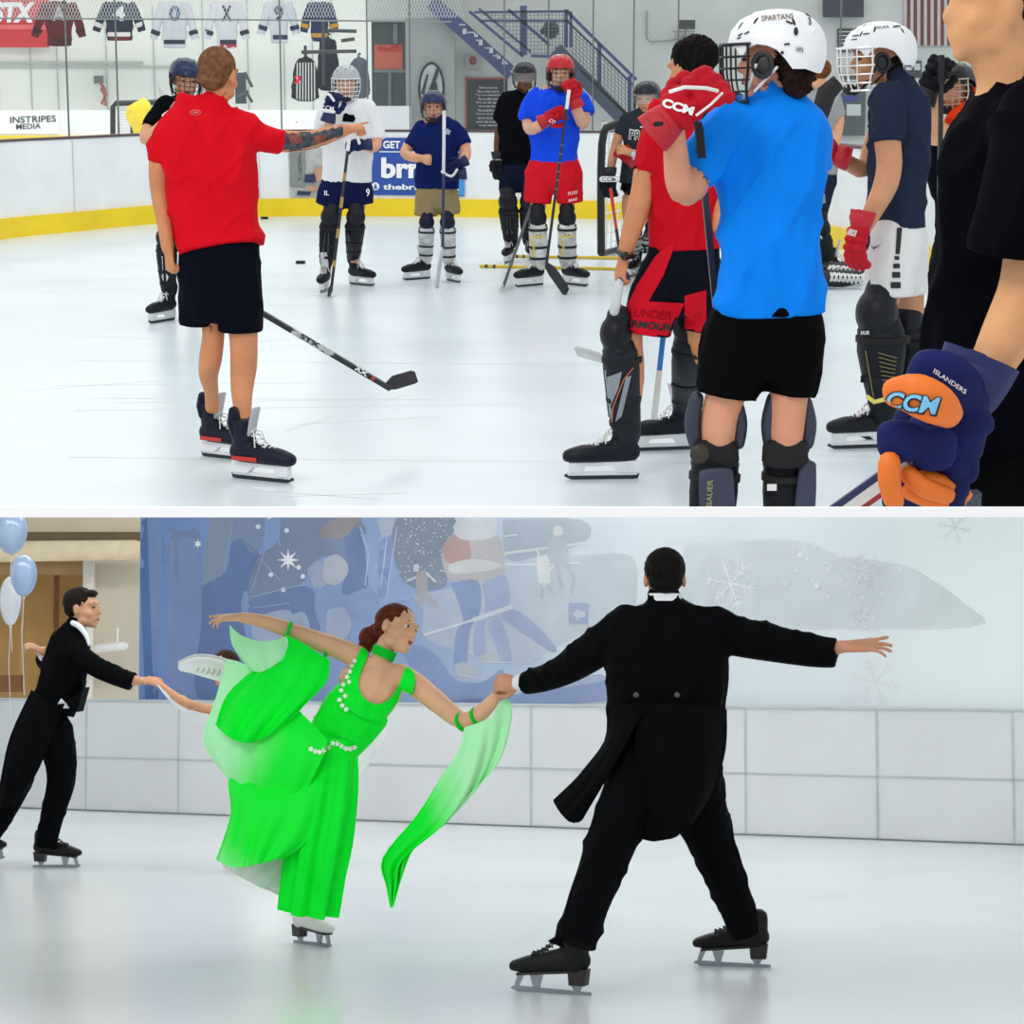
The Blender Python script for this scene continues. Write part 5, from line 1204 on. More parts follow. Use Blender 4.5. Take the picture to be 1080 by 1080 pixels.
m = MB(); A_, B2 = U.P(690,440,Y+.15), U.P(702,330,Y+.2); m.beam(A_, A_.lerp(B2,.45), .0125,.0175,V((0,1,0))); obj('white_tape', m, mat('grip_e4e4e0','e4e4e0'), sh, smooth=False)

# ---------------- slate shirt, white helmet, white shorts
f = newfig('player in a slate t-shirt, white helmet with white cage and white shorts in profile', 925, 474); Y=f.Y
f.head(925, 62, -86, k=1.08, pitch=-3); f.limb(f.body, [(932,72,13,0),(944,98,14,0)])
f.limb(f.body, [(946,105,22,0,20),(948,150,30,0,30),(946,200,28,0,30),(944,250,28,0,32)])
f.limb(f.body, [(938,115,15,-.16),(936,145,14,-.19),(938,172,13.5,-.2),(934,195,13,-.22),(922,220,10.5,-.26),(910,242,8.5,-.3)])
f.limb(f.body, [(935,120,12,.2),(922,150,11,.2),(912,178,10,.15),(895,172,8.5,.1),(878,164,7,.08)])
f.limb(f.body, [(938,250,22,-.08),(935,300,18,-.08),(932,325,15,-.08),(932,370,13,-.08),(928,425,9.5,-.08),(926,445,9,-.08)]); f.limb(f.body, [(955,250,22,.1),(958,320,17,.12),(962,380,13,.15),(960,440,9,.15)])
f.finish(skin('tan2', 'cc9470'), .009); h = helmet(f, 'eef0f2', cage=.0032, cagec='f0f2f3', k=1.12, trim='15161a'); f.face(full=False)
text('lettering', h, 'BAUER', (922,30), (938,29), (0,-2.5), ink); decal('vent_mark', h, [quad((899,38),(906,37),1.2), quad((910,36),(917,35),1.2), quad((898,42),(904,41),1),quad((942,28),(950,27),1.5)], ink)
f.hair('1c1613', [((0,-.05,-.02),(.07,.055,.06))], vox=.01)
m = MB(); f.limb(m, [(943,82,13,0,13),(946,91,22,0,20),(947,108,31,0,34),(947,150,33,0,40),(946,200,31,0,38),(946,240,31,0,38)], ends=(True, False), sq=.9); f.limb(m, [(938,106,20,-.14),(936,130,18,-.18),(936,150,16.5,-.2)], ends=(True,False)); f.limb(m, [(936,112,16,.18),(925,138,14,.2)], ends=(True,False))
f.wear('tshirt', m, cloth('slate', '272f44'), .011, .020)
m = MB(); f.limb(m, [(946,234,30,0,36),(946,255,32,0,36)], sq=.9); f.limb(m, [(941,250,28,-.07),(939,285,27,-.08),(938,312,26,-.08)], ends=(True,False)); f.limb(m, [(955,250,25,.1),(957,310,22,.12)], ends=(True,False)); sh = f.wear('shorts', m, cloth('white_shorts', 'e6e7e6'), .011, .008)
decal('black_squares', sh, [[(946,240),(951.5,240),(949,268),(944.5,268)], rect(943.5,270,948.5,274), rect(942,278,949,283), rect(941,287,949.5,293), rect(939.5,297.5,950,304)], ink)
decal('swoosh_mark', sh, [[(918,258),(921,261),(930,257),(921,263)],[(914,300),(917,295),(918,304)]], ink)
W = f.P(908,240,-.32); g = glove(f, W, V((-.18,-.1,-1)), V((-.75,-.65,.1)), 1.05, c='c01c2c', curl=.55); text('lettering', g, 'WARRIOR', (888,246), (902,250), (3,-6.5), ad, bold=.03)
g = glove(f, f.P(880,163,.05), V((-.6,0,.2)), V((-.1,-.9,.5)), 1.0, c='b81826', curl=.8)
s = pad(f, 933,330,930,432, 26, -72, c='171a20', c2='181b22', dy=-.1, dya=-.1, wb=14)
decal('gold_lines', s, [quad((926+i*.6,372+i*5),(946-i*.6,378+i*4.2),.9) for i in range(9)], mat('gold_line','8a7a48',.5), lift=.006); decal('gold_lines', s, [quad((913,370),(917,400),1), quad((917,400),(920,425),1)], mat('gold_line','8a7a48'), lift=.006)
text('label_tag', s, 'BAUER', (908,353), (917,353), (0,-4), ad, lift=.03)
pad(f, 962,335,961,432, 22, -72, dy=.14, dya=.14, wb=13)
bo = skate(f, U.G(929,472), -80, 1.02, '14161f'); skate(f, U.G(961,462), -80, 1.0, '14161f')
m = MB(); m.tube([U.P(914,418,Y-.2), U.P(922,424,Y-.22), U.P(934,421,Y-.22)], .010, 6); obj('lace_tip', m, mat('lace_yellow','e6dc70',.7), bo)
# stick with a raised dark blade beside him
r, sh, bl = stick('stick held blade-up with a black blade edged in white tape, behind the slate-shirted player', ((868,190),(862,122)), (886,83), (Y+1.2,Y+1.2,Y+1.2), c='17181c', bc='e6e6e2', bw=.03)
q = MB(); A_, B2, T_ = U.P(864,124,Y+1.16), U.P(872,98,Y+1.16), U.P(885,86,Y+1.16); q.tube([A_,B2,T_], [.045,.05,.04], 8); q.v = [V((v.x, (v.y-(Y+1.16))*.25+Y+1.17, v.z)) for v in q.v]; obj('blade_tape', q, mat('stick_blade_17181c','17181c'), r)

# ---------------- grey shirt goalie half hidden behind the blue shirt
f = newfig('player in a grey t-shirt mostly hidden behind the bright blue shirt', 885, 298); Y=f.Y
f.head(863, 78, -150, k=1.02); f.limb(f.body, [(864,86,8,0),(866,98,8,0)])
f.limb(f.body, [(864,104,18,0,12),(862,150,19,0,13),(860,190,18,0,13)])
f.limb(f.body, [(881,108,8,0),(883,128,7.5,-.02),(880,150,6,-.1)]); f.limb(f.body, [(846,108,8,0),(842,140,7,0)])
f.limb(f.body, [(868,195,9,0),(866,235,8,0),(866,275,6,0)]); f.limb(f.body, [(850,195,9,0),(848,235,8,0),(848,275,6,0)])
f.finish(skin('fair', FAIR), .011); f.hair('7a4c30', [((0,-.02,.04),(.086,.10,.085))], vox=.009, fold=.006)
m = MB(); f.limb(m, [(865,97,9,0,8),(864,105,22,0,12),(863,120,24,0,14),(862,185,22,0,15)], ends=(True, False)); f.limb(m, [(878,104,9.5,0),(884,124,9,-.01)], ends=(True,False)); f.wear('tshirt', m, cloth('grey_tee', '9a9da0'), .013, .006)
m = MB(); f.limb(m, [(861,180,22,0,15),(861,195,22,0,15)]); f.limb(m, [(870,190,13,0),(864,222,10,0),(862,240,9,0)], ends=(True,False)); f.limb(m, [(850,190,12,0),(848,238,10,0)], ends=(True,False)); sh = f.wear('hockey_pants', m, cloth('pants_dark', '232a3e'), .013, .006)
decal('grey_patch', sh, [[(868,168),(876,172),(876,184),(866,184)],[(860,205),(870,204),(871,214),(862,216)]], mat('patch_grey','8c9298',.7))
s = pad(f, 863,240,864,290, 12, 10, c='1c1f26', c2='15171d', dy=-.05); 
decal('white_line', s, [quad((858,232),(861,252),1.3),quad((862,230),(865,252),1.3)], mat('trim_white','e6e6e4'), lift=.01)
# big goalie pad toes with white lacing
for (a, b, l) in (((868,290),(908,286),0),((872,298),(905,296),1)):
    m = MB(); P_ = Pen(Y-.25-.25*l); P_.limb(m, [(a[0],a[1]-5,8,0,9),((a[0]+b[0])/2,a[1]-4,7,0,9),(b[0],b[1]-4,5,0,7)], ref=V((0,0,1))); g = obj('leg_pad_toe', m, mat('pad_black','1b1d22',.5), f.root)
    m = MB()
    for k in range(8): x = a[0]+3+k*4.6; m.tube([P_.P(x,a[1]-13+k*.6,0), P_.P(x+2.5,a[1]-6,-.09), P_.P(x+5,a[1]+1,-.02)], .010, 5); m.tube([P_.P(x+5,a[1]-12+k*.6,0), P_.P(x+2.5,a[1]-6,-.10), P_.P(x,a[1]+1,-.02)], .010, 5)
    obj('white_lacing', m, mat('trim_white','e6e6e4'), g)
skate(f, U.G(875,298), 70, 1.1, '14161c'); skate(f, U.G(846,298), 20, 1, '14161c')

# ---------------- player with black glove and orange-red shirt
f = newfig('player in a black helmet and orange-red shirt raising a black glove to the head', 1010, 398, 12.6); Y=f.Y
f.head(1006, 94, -40, k=1.02, roll=6); f.limb(f.body, [(1008,104,10,0),(1012,124,10,0)])
f.limb(f.body, [(1022,130,28,0,18),(1020,180,30,0,20),(1018,240,28,0,20)])
f.limb(f.body, [(1000,150,11,-.05),(996,140,11,-.15),(988,146,10,-.2),(983,120,9,-.24),(984,98,7.5,-.26)])
f.limb(f.body, [(1046,135,12,0),(1052,170,11,0),(1040,200,9,-.1)])
f.limb(f.body, [(1005,245,16,0),(1003,310,12,0),(1003,370,9,0)]); f.limb(f.body, [(1034,245,16,0),(1036,310,12,0),(1036,370,9,0)])
f.finish(skin('fair', FAIR), .011); helmet(f, '15171d', cage=.0030, cagec='c9b9a4'); f.face(full=False)
m = MB(); f.limb(m, [(1014,116,12,0,11),(1020,126,26,0,16),(1022,150,32,0,21),(1020,190,32,0,22)], ends=(True, False)); f.limb(m, [(1028,98,7,-.02),(1030,112,13,-.05),(1012,124,12,-.12),(1003,132,9,-.16)], ends=(True,False)); f.limb(m, [(1044,130,16,0),(1052,156,14,0)], ends=(True,False)); f.wear('tshirt', m, cloth('orange_red', 'e2401c'), .012, .008)
m = MB(); f.limb(m, [(1016,180,32,0,22),(1018,240,32,0,22)]); f.limb(m, [(990,150,7,-.1),(986,170,12,-.05),(996,200,16,0)]); f.limb(m, [(1005,240,18,0),(1003,300,17,0)], ends=(True,False)); f.limb(m, [(1034,240,18,0),(1036,300,17,0)], ends=(True,False)); f.wear('shorts', m, cloth('navyblack','080b18'), .013, .006)
g = glove(f, f.P(980,94,-.28), V((.35,-.05,.9)), V((-.35,-1,.1)), 1.15, c='0e0f14', curl=.75)
skate(f, U.G(1003,398), -15, 1, '14161c'); skate(f, U.G(1036,396), 15, 1, '14161c')
stick('black stick held upright beside the face of the player in the orange-red shirt', ((993,60),(989,330)), (970,340), (Y-.36,Y-.36,Y-.4), c='1a1c20', grip='1c1d22')

# ---------------- bright blue shirt, white helmet (near)
f = Fig(7.75, 'player in a bright blue t-shirt and white helmet seen from behind', 'person', foot=V(tuple(U.P(805,538,7.75)))); Y=f.Y
f.head(815, 63, -112, k=1.06, pitch=-2); f.limb(f.body, [(818,80,19,0),(818,108,20,0)])
f.limb(f.body, [(816,118,44,0,26),(814,160,48,0,32),(812,220,44,0,32),(812,290,40,0,32),(808,340,36,0,30)])
f.limb(f.body, [(770,132,20,-.02),(752,160,20,-.06),(735,184,19,-.12),(724,200,18,-.16),(716,188,15,-.20),(713,165,13,-.24),(711,132,10.5,-.29)])
f.limb(f.body, [(862,135,18,0),(858,180,16,.1),(840,200,13,.2)])
f.limb(f.body, [(780,345,24,0),(770,400,23,0),(760,435,20,0),(757,465,18,.0),(752,500,12,.06),(748,560,12,.06)]); f.limb(f.body, [(834,345,24,0),(833,400,22,0),(831,435,20,0),(829,465,18,.0),(828,500,12,.06),(828,560,12,.06)])
body = f.finish(skin('fair_n', 'd8997a'), .009)
h = helmet(f, 'f1f3f5', cage=.0030, cagec='1a1c22', k=1.13, strap='dfe1e2', trim='26282c')
f.face(full=False)
f.hair('2a1c18', [((-.0,-.075,-.045),(.085,.055,.055)),((.02,-.06,-.085),(.06,.04,.05)),((-.02,-.085,-.075),(.05,.045,.05)),((0,-.05,.0),(.08,.06,.06))], vox=.006, fold=.014)
text('lettering', h, 'SPARTANS', (803,22), (837,19), (-.3,-5.5), mat('ink_brown','7a6a5c',.6)); text('lettering', h, 'HN', (840,55), (847,55.5), (0,-6), ink); text('lettering', h, '31', (853,26), (859,26), (-1,-8), ink)
decal('vent_mark', h, [disc(839.5,33,2.3,4.6), disc(825,55.5,1.8), quad((827,47),(833,46),2), quad((829,22),(836,25),2), quad((778,38),(783,35),1.4), quad((785,36),(790,33),1.4), quad((777,41),(781,39),1.2)], ink)
m = MB(); f.limb(m, [(815,98,20,0,18),(817,107,42,0,26),(816,122,58,0,32),(815,150,60,0,38),(814,190,57,0,40),(812,240,52,0,40),(812,290,55,0,42),(813,332,60,0,42)], ends=(True, False), sq=.85)
f.limb(m, [(785,124,24,-.01),(764,144,27,-.04),(746,166,26,-.08),(731,187,21,-.12)], ends=(True,False)); f.limb(m, [(850,124,22,0),(862,150,20,.04),(858,175,18,.1)], ends=(True,False))
sh = f.wear('tshirt', m, cloth('bright_blue', '0a84f4', .65), .011, .026, fscale=(5,5,2.6))
m = MB(); f.limb(m, [(811,322,56,0,38),(808,345,58,0,40),(806,375,50,0,36),(805,400,36,0,30)], ends=(True, False), sq=.9); f.limb(m, [(780,345,38,0),(772,385,38,0),(766,417,34,0)], ends=(True,False)); f.limb(m, [(840,345,32,0),(838,385,30,0),(834,416,27,0)], ends=(True,False)); f.wear('shorts', m, cloth('black2', '060709'), .011, .008)
W = f.P(709,124,-.30); g = glove(f, W, V((.72,-.1,.62)), V((-.25,-1,.3)), 1.22, c='c01428', curl=.7, thumb=-1)
text('lettering', g, 'CCM', (697,112), (730,122), (3,-9), ad, bold=.05); m = MB(); m.tube([f.P(706,97,-.42), f.P(722,92,-.44), f.P(745,93,-.43), f.P(757,96,-.40)], .006, 6); m.tube([f.P(734,122,-.42), f.P(750,110,-.42), f.P(762,98,-.38)], .004, 6); obj('glove_trim', m, mat('trim_white','e6e6e4'), g)
pl = MB(); pl.ell(f.P(697,132,-.33), .04,.03,.025); obj('black_palm', pl, mat('glove_palm_0c0c0e','0c0c0e'), g)
for kx, ax, s_ in ((757,748,-1),(830,829,1)):
    sg = pad(f, kx+s_*1,468,ax,596, 27, 180, c='10121a', c2='14161e', dy=.06, dya=.06, wb=21)
    m = MB(); f.limb(m, [(kx-22 if s_<0 else kx-14,420,8,.0),(kx-27 if s_<0 else kx-19,445,9,.0),(kx-24 if s_<0 else kx-18,466,8,.0)]); f.limb(m, [(kx+20,424,7,.0),(kx+24,446,8,.0),(kx+22,468,7,.0)]); obj('knee_wing', m, mat('wing_navy','2c3346' if s_<0 else '1c202c',.5), sg, remesh=.008)
    m = MB(); f.limb(m, [(kx-2,470,24,-.03,8),(kx-2,486,25,-.04,9)]); obj('calf_strap', m, mat('guard_strap_0b0c0f','0b0c0f'), sg)
    if s_ < 0:
        m = MB(); f.limb(m, [(kx-2,497,18,-.085,4),(kx-1,520,19,-.09,4),(kx,560,18,-.09,4)]); cf_ = obj('calf_plate', m, mat('plate_navy','30364e',.5), sg); text('lettering', cf_, 'BAUER', (751,534), (752,506), (-6,0), mat('txt_gold','9a9468',.6))
        m = MB(); f.limb(m, [(kx-20,480,9,-.05),(kx-19,481,9,-.06)]); obj('round_disc', MB().ell(f.P(738,479,-.10), .034,.015,.034), mat('disc_bronze','2c2a20',.5), sg)
    else:
        m = MB(); f.limb(m, [(852,490,9,-.03,5),(850,520,11,-.03,5),(847,560,11,-.03,5)]); obj('calf_plate', m, mat('plate_navy','30364e'), sg); obj('tag', MB().box(f.P(814,514,-.11), .016,.004,.011), mat('tag_white','dfe0de',.6), sg)
cut_below(f.root, 539.6)
r, sh, bl = stick('dark stick rising behind the raised forearm of the bright blue-shirted player', ((737,135),(757,345)), (768,352), (Y-.22,Y+.3,Y+.5), c='23262c', grip='1b1c20', bc='17181c')

# ---------------- nearest man in black at the right edge
f = Fig(5.0, 'nearest man in a black t-shirt at the right edge wearing an orange and navy glove', 'person', foot=V(tuple(U.P(1030,538,5.0)))); Y=f.Y
f.head(1050, 7, -78, k=1.06, pitch=2); f.limb(f.body, [(1050,28,36,0),(1056,56,34,0),(1074,92,38,0)])
f.limb(f.body, [(1076,105,50,0,44),(1076,170,66,0,56),(1076,260,70,0,56),(1076,380,70,0,56),(1076,540,66,0,56)])
f.limb(f.body, [(1096,150,34,-.22),(1094,230,32,-.25),(1086,300,31,-.25),(1064,350,28,-.27),(1040,395,22,-.30),(1024,418,19,-.32)])
f.finish(skin('near', 'dca272'), .010, sm=14); f.bodyo = None
f.hair('2a1e18', [((0,-.022,.045),(.083,.098,.084)),((0,-.05,.0),(.072,.06,.055))], vox=.008)
m = MB(); f.limb(m, [(1078,70,32,0,30),(1080,92,46,0,46),(1076,125,64,0,58),(1072,160,78,0,66),(1070,200,86,0,68),(1070,260,92,0,68),(1070,340,98,0,68),(1072,440,100,0,68),(1072,470,100,0,68)], ends=(True, False), sq=.9)
f.limb(m, [(1090,125,42,-.16),(1086,180,50,-.22),(1078,235,54,-.25),(1074,268,54,-.25)], ends=(True,False))
sh = f.wear('tshirt', m, cloth('jet', '05060d', .9), .014, .022, fscale=(6,6,2.5))
m = MB(); f.limb(m, [(1074,440,90,0,64),(1074,560,90,0,64)], ends=(True,True)); f.wear('shorts', m, cloth('black2', '060709'), .014, .01)
W = f.P(1016,424,-.36); D = V((-.42,-.12,-1)).normalized(); g = glove(f, W, D, V((-.55,-1,.1)), 1.42, c='17205a', c2='16205c', palm='10142c', curl=.35)
# orange knuckle roll and fingertips
k = 1.42; B_ = V((-.55,-1,.1)); B_ = (B_-D*B_.dot(D)).normalized(); S_ = D.cross(B_).normalized(); fr = Frame(W, axes=(S_, D, B_))
m = MB(); f.limb(m, [(940,414,14,-.50,9),(965,416,21,-.54,10),(990,428,20,-.54,10),(1004,440,13,-.50,9)], sq=.85); orr = obj('orange_roll', m, mat('glove_orange','f0781c',.55,var=.05), g, remesh=.006)
text('lettering', orr, 'CCM', (930,432), (988,440), (6,-21), ink, bold=.09); text('lettering', orr, 'CCM', (932,430.5), (986,437.5), (6,-18), mat('txt_sky','7cc4ec',.6), bold=.03, lift=.009)
m = MB(); 
for a in ([(938,488,11,-.50),(938,508,11,-.50),(943,528,10,-.48)],[(958,500,9,-.46),(975,514,10,-.46),(998,522,9,-.44)],[(975,505,9,-.44),(1000,512,9,-.42),(1018,522,7,-.40)],[(960,518,9,-.42),(985,528,9,-.42),(1012,530,7,-.40)]): f.limb(m, a)
obj('orange_fingers', m, mat('glove_orange','f0781c'), g)
m = MB(); f.limb(m, [(950,455,24,-.46,12),(948,475,22,-.47,12)], sq=.8); f.limb(m, [(985,462,24,-.46,12),(984,485,22,-.46,12)], sq=.8); f.limb(m, [(1012,470,20,-.42,12),(1014,500,18,-.42,12)], sq=.8); f.limb(m, [(972,390,22,-.46,14),(1000,402,28,-.45,16),(1024,428,22,-.40,16)], sq=.8); cf_ = obj('navy_roll', m, mat('glove_17205a','17205a'), g, remesh=.006)
text('lettering', cf_, 'ISLANDERS', (984,393), (1018,416), (2,-4.5), ad)
m = MB(); m.box(f.P(1018,528,-.30), .03,.02,.02); obj('mesh_palm', m, mat('mesh_palm','5a6478',.7,var=.6,scale=300), g, smooth=False)
cut_below(f.root, 539.6)
A_, B2 = U.P(880,545,Y-.35), U.P(960,488,Y-.42)
r = thing('hockey_stick', 'red, white and navy striped stick shaft under the orange and navy glove', 'hockey stick', tuple(A_)); m = MB(); m.beam(A_, B2, .010,.017, V((0,1,0))); sf = obj('shaft', m, mat('shaft_white','d8d6d2',.4), r, smooth=False)
m = MB(); t = (B2-A_).normalized(); n = V((0,1,0)).cross(t).normalized(); m.beam(A_+n*.013-V((0,.001,0)), B2+n*.013-V((0,.001,0)), .011,.004, V((0,1,0))); obj('stripe', m, mat('shaft_red','a82430',.4), sf, smooth=False)
m = MB(); m.beam(A_-n*.013-V((0,.001,0)), B2-n*.013-V((0,.001,0)), .011,.005, V((0,1,0))); obj('stripe', m, mat('shaft_navy','232a5a',.4), sf, smooth=False)
cut_below(r, 539.6)
# ================================================================ PEOPLE OF THE LOWER RINK
MODE[0] = 'l'
def wrist(fig, x, y, dy): return fig.P(x, y, dy)
coat = cloth('tail_black', '07080b', .85, bump=.5, bscale=6); trou = cloth('trouser_black', '06070a', .85)
# ---------------- man in tailcoat, back to the viewer
Ym = 9.35
f = Fig(Ym, 'man in a black tailcoat seen from behind with both arms stretched out', 'person', foot=V((L.G(690,1035).x, Ym, 0)))
f.head(701, 610, 180, k=1.02); f.limb(f.body, [(701,622,14,0),(701,640,16,0)])
f.limb(f.body, [(701,648,34,0,22),(702,700,46,0,28),(702,760,42,0,26),(702,800,40,0,26)])
f.limb(f.body, [(655,665,16,0),(600,704,13,.2),(560,720,9,.36),(548,721,7.5,.40)])
f.limb(f.body, [(752,665,16,0),(820,678,13,-.05),(870,684,9,-.08),(888,682,7,-.1)])
Wm = f.P(549,721,.40); f.hand(Wm, V((-1,.1,.05)), V((.1,-1,.2)), 1.0, curl=(.9,1.0,1.1,1.2), thumb=-1, tcurl=.5)
f.hand(f.P(891,682,-.1), V((1,0,.06)), V((0,-.55,1)), 1.2, curl=(.0,.15,.2,.35), spread=.16, thumb=-1, tcurl=.1)
f.finish(skin('man', 'cf9472'), .0065)
f.hair('15110f', [((0,-.020,.040),(.084,.100,.086)),((0,-.05,-.01),(.070,.058,.055))], vox=.005, fold=.002)
m = MB(); f.limb(m, [(701,626,18,0,17),(701,634,19,0,18)], ends=(False, False)); obj('shirt_collar', m, cloth('shirt_white','eef0f2'), f.root)
m = MB(); f.limb(m, [(701,633,20,0,19),(701,640,36,0,24),(700,650,58,0,30),(701,668,66,0,34),(703,700,66,0,37),(702,735,63,0,36),(703,765,62,0,36)], ends=(True, False), sq=.85)
f.limb(m, [(662,660,22,0),(640,676,22,.05),(605,700,19,.18),(575,714,16,.30),(553,720,13.5,.38)], ends=(True, False)); f.limb(m, [(742,660,22,0),(775,670,22,0),(820,679,20,-.05),(860,686,18,-.07),(882,688,16.5,-.09)], ends=(True, False))
co_ = f.wear('tailcoat', m, coat, .0085, .012, fscale=(8,8,5))
# tails: thick cloth panels
def panel(name, rows, m_, th=.006, parent=None, sub=14, rip=0, fig=None, nr=7):
    fg = fig or f; R = [cr([tuple(p)+((0,) if len(p) == 2 else ()) for p in r], sub) for r in rows]
    C = [cr(list(col), 4) for col in zip(*R)]; G = []
    for j, col in enumerate(C):
        G.append([fg.P(p[0], p[1], p[2]+rip*math.sin(j/len(C)*math.pi*nr)*(i/len(col))) for i, p in enumerate(col)])
    return obj(name, MB().sheet(G, th), m_, parent or fg.root)
panel('coat_tail', [[(672,742,-.16),(700,742,-.20),(735,745,-.18),(765,748,-.05)],[(670,790,-.17),(700,790,-.23),(735,790,-.20),(764,790,-.06)],[(666,845,-.16),(695,850,-.24),(730,840,-.22),(752,832,-.10)],[(665,880,-.14),(690,887,-.22),(715,880,-.22),(736,858,-.14)]], coat, .008, co_, rip=.012)
panel('coat_tail', [[(641,745,-.04),(655,744,-.12),(672,743,-.17),(690,742,-.19)],[(639,782,-.04),(648,780,-.14),(660,778,-.18),(672,760,-.18)],[(610,818,-.06),(625,822,-.14),(637,818,-.18),(650,800,-.18)],[(584,845,-.04),(592,858,-.10),(602,867,-.14),(612,865,-.14)]], coat, .008, co_, rip=.01)
b_ = MB(); 
for x in (671,714): obj('button', MB().ell(f.P(x,733,-.24), .012,.008,.012), mat('button_black','2a2c30',.25,coat=.6), co_)
m = MB(); f.limb(m, [(553,720,9.5,.385),(545,720.5,9,.41)], ends=(False,False)); obj('shirt_cuff', m, cloth('shirt_white','eef0f2'), f.root)
m = MB(); f.limb(m, [(702,770,56,0,34),(700,800,55,0,34)]); f.limb(m, [(678,800,32,-.05),(660,850,29,-.15),(640,900,26,-.25),(622,950,23,-.33),(607,996,22,-.38)], ends=(True, False)); f.limb(m, [(728,800,32,.05),(738,850,30,.12),(756,905,24,.2),(774,950,20.5,.27),(786,986,18,.3)], ends=(True, False))
f.wear('trousers', m, trou, .009, .012, fscale=(9,9,4))
m = MB(); m.prism([f.P(592,985,-.40), f.P(578,993,-.42), f.P(596,1001,-.40)], V((0,.03,0))); obj('trouser_hem', m, trou, f.root)
skate(f, L.G(606,1049), -112, 1.08, '0c0b0d', lace='0f0f10', figure=True, heelc='1c1614'); skate(f, L.G(796,1020), -102, 1.05, '0c0b0d', lace='0f0f10', figure=True, heelc='1c1614')

# ---------------- woman in green
def dye(name, c1, c2, axis, a, b):
    """cloth dyed from one green to another along a direction of the garment"""
    m = bpy.data.materials.new(name); m.use_nodes = True; nt = m.node_tree; N = nt.nodes.new; K = nt.links.new; bs = nt.nodes['Principled BSDF']
    bs.inputs['Roughness'].default_value = .6; bs.inputs['Specular IOR Level'].default_value = .15
    tc = N('ShaderNodeTexCoord'); d = N('ShaderNodeVectorMath'); d.operation = 'DOT_PRODUCT'; d.inputs[1].default_value = axis; K(tc.outputs['Object'], d.inputs[0])
    nz = N('ShaderNodeTexNoise'); nz.inputs['Scale'].default_value = 4; K(tc.outputs['Object'], nz.inputs['Vector'])
    ad_ = N('ShaderNodeMath'); ad_.operation = 'MULTIPLY_ADD'; ad_.inputs[1].default_value = .25; K(nz.outputs['Fac'], ad_.inputs[0]); K(d.outputs['Value'], ad_.inputs[2])
    mr = N('ShaderNodeMapRange'); mr.inputs['From Min'].default_value = a; mr.inputs['From Max'].default_value = b; mr.interpolation_type = 'SMOOTHSTEP'; K(ad_.outputs[0], mr.inputs['Value'])
    mx = N('ShaderNodeMix'); mx.data_type = 'RGBA'; K(mr.outputs[0], mx.inputs['Factor']); mx.inputs['A'].default_value = lin(c1); mx.inputs['B'].default_value = lin(c2)
    K(mx.outputs['Result'], bs.inputs['Base Color'])
    return m
GR, PALE = '0cf236', 'b4fabf'
green = cloth('dress_green', GR, .6, bump=.25); green2 = cloth('dress_green_dark', '0ac82c', .6, bump=.25)
Yw_ = 10.25
f = Fig(Yw_, 'red-haired woman in a long bright green dress leaning on one skate', 'person', foot=V((L.G(320,997).x, Yw_+.1, 0)))
f.head(418, 664, 56, pitch=0, roll=-20, k=.98); f.limb(f.body, [(410,674,10,0),(402,694,10,0),(398,706,13,0)])
f.limb(f.body, [(398,704,20,0,13),(395,716,32,0,19),(388,728,34,0,22),(372,752,31,0,22),(350,784,25,0,19),(338,810,30,0,22)])
f.limb(f.body, [(378,694,13,.02),(362,686,11.5,.03),(335,676,10.5,.05),(308,666,9,.06),(280,656,7.5,.04),(254,651,5.5,.0)])
f.limb(f.body, [(420,712,13,-.02),(438,722,12.5,-.08),(463,742,11,-.2),(488,760,9,-.3),(508,751,8.5,-.36),(524,734,6,-.43)])
f.limb(f.body, [(345,810,22,0),(335,870,16,.05),(325,930,12,.22),(320,966,9,.33),(320,978,8,.34)]); f.limb(f.body, [(335,800,20,.0),(300,765,18,.15),(270,732,13,.25),(250,716,10,.3),(238,710,8,.32)])
f.hand(f.P(254,651,0), V((-1,-.05,-.04)), V((.05,-.4,1)), .92, curl=(.05,.3,.5,.7), thumb=1, spread=.05, tcurl=.4)
Wh = f.P(525,733,-.43); f.hand(Wh, V((.45,-.05,.8)), V((-.5,-1,.2)), .88, curl=(1.0,1.1,1.2,1.2), thumb=1, tcurl=.6)
body = f.finish(skin('woman', 'e4ae8a'), .0052)
f.face(iris='4a3626', lip='a8544e', brow='6a4030')
f.hair('6a2f1e', [((0,-.022,.042),(.083,.098,.084)),((0,-.06,.0),(.070,.055,.06)),((0,-.118,-.01),(.036,.04,.04)),((0,-.150,-.035),(.042,.05,.05)),((-.01,-.165,-.075),(.034,.036,.045))], vox=.005, fold=.0015)
m = MB(); f.limb(m, [(407,684,13,0,13),(403,693,13,0,13)], ends=(False, False)); obj('choker', m, green2, f.root)
m = MB(); f.limb(m, [(385,738,32,0,23),(376,749,35,0,25),(362,768,33,0,24),(348,787,30,0,23),(338,804,34,0,26)], ends=(False, False), sq=.92)
m2_ = m; bod = f.wear('bodice', m, green, .0075, .006, fscale=(14,14,8))
f.tuck(bod)
decal('bodice_strap', [body, bod], [cr([(381,683),(391,682),(386,696),(380,710),(378,724),(385,737),(398,743),(411,737),(420,724),(425,710),(429,703),(437,710),(436,728),(426,744),(402,762),(366,748),(360,724),(372,702)],2)], green, parent=bod, lift=.012, maxe=2.5)
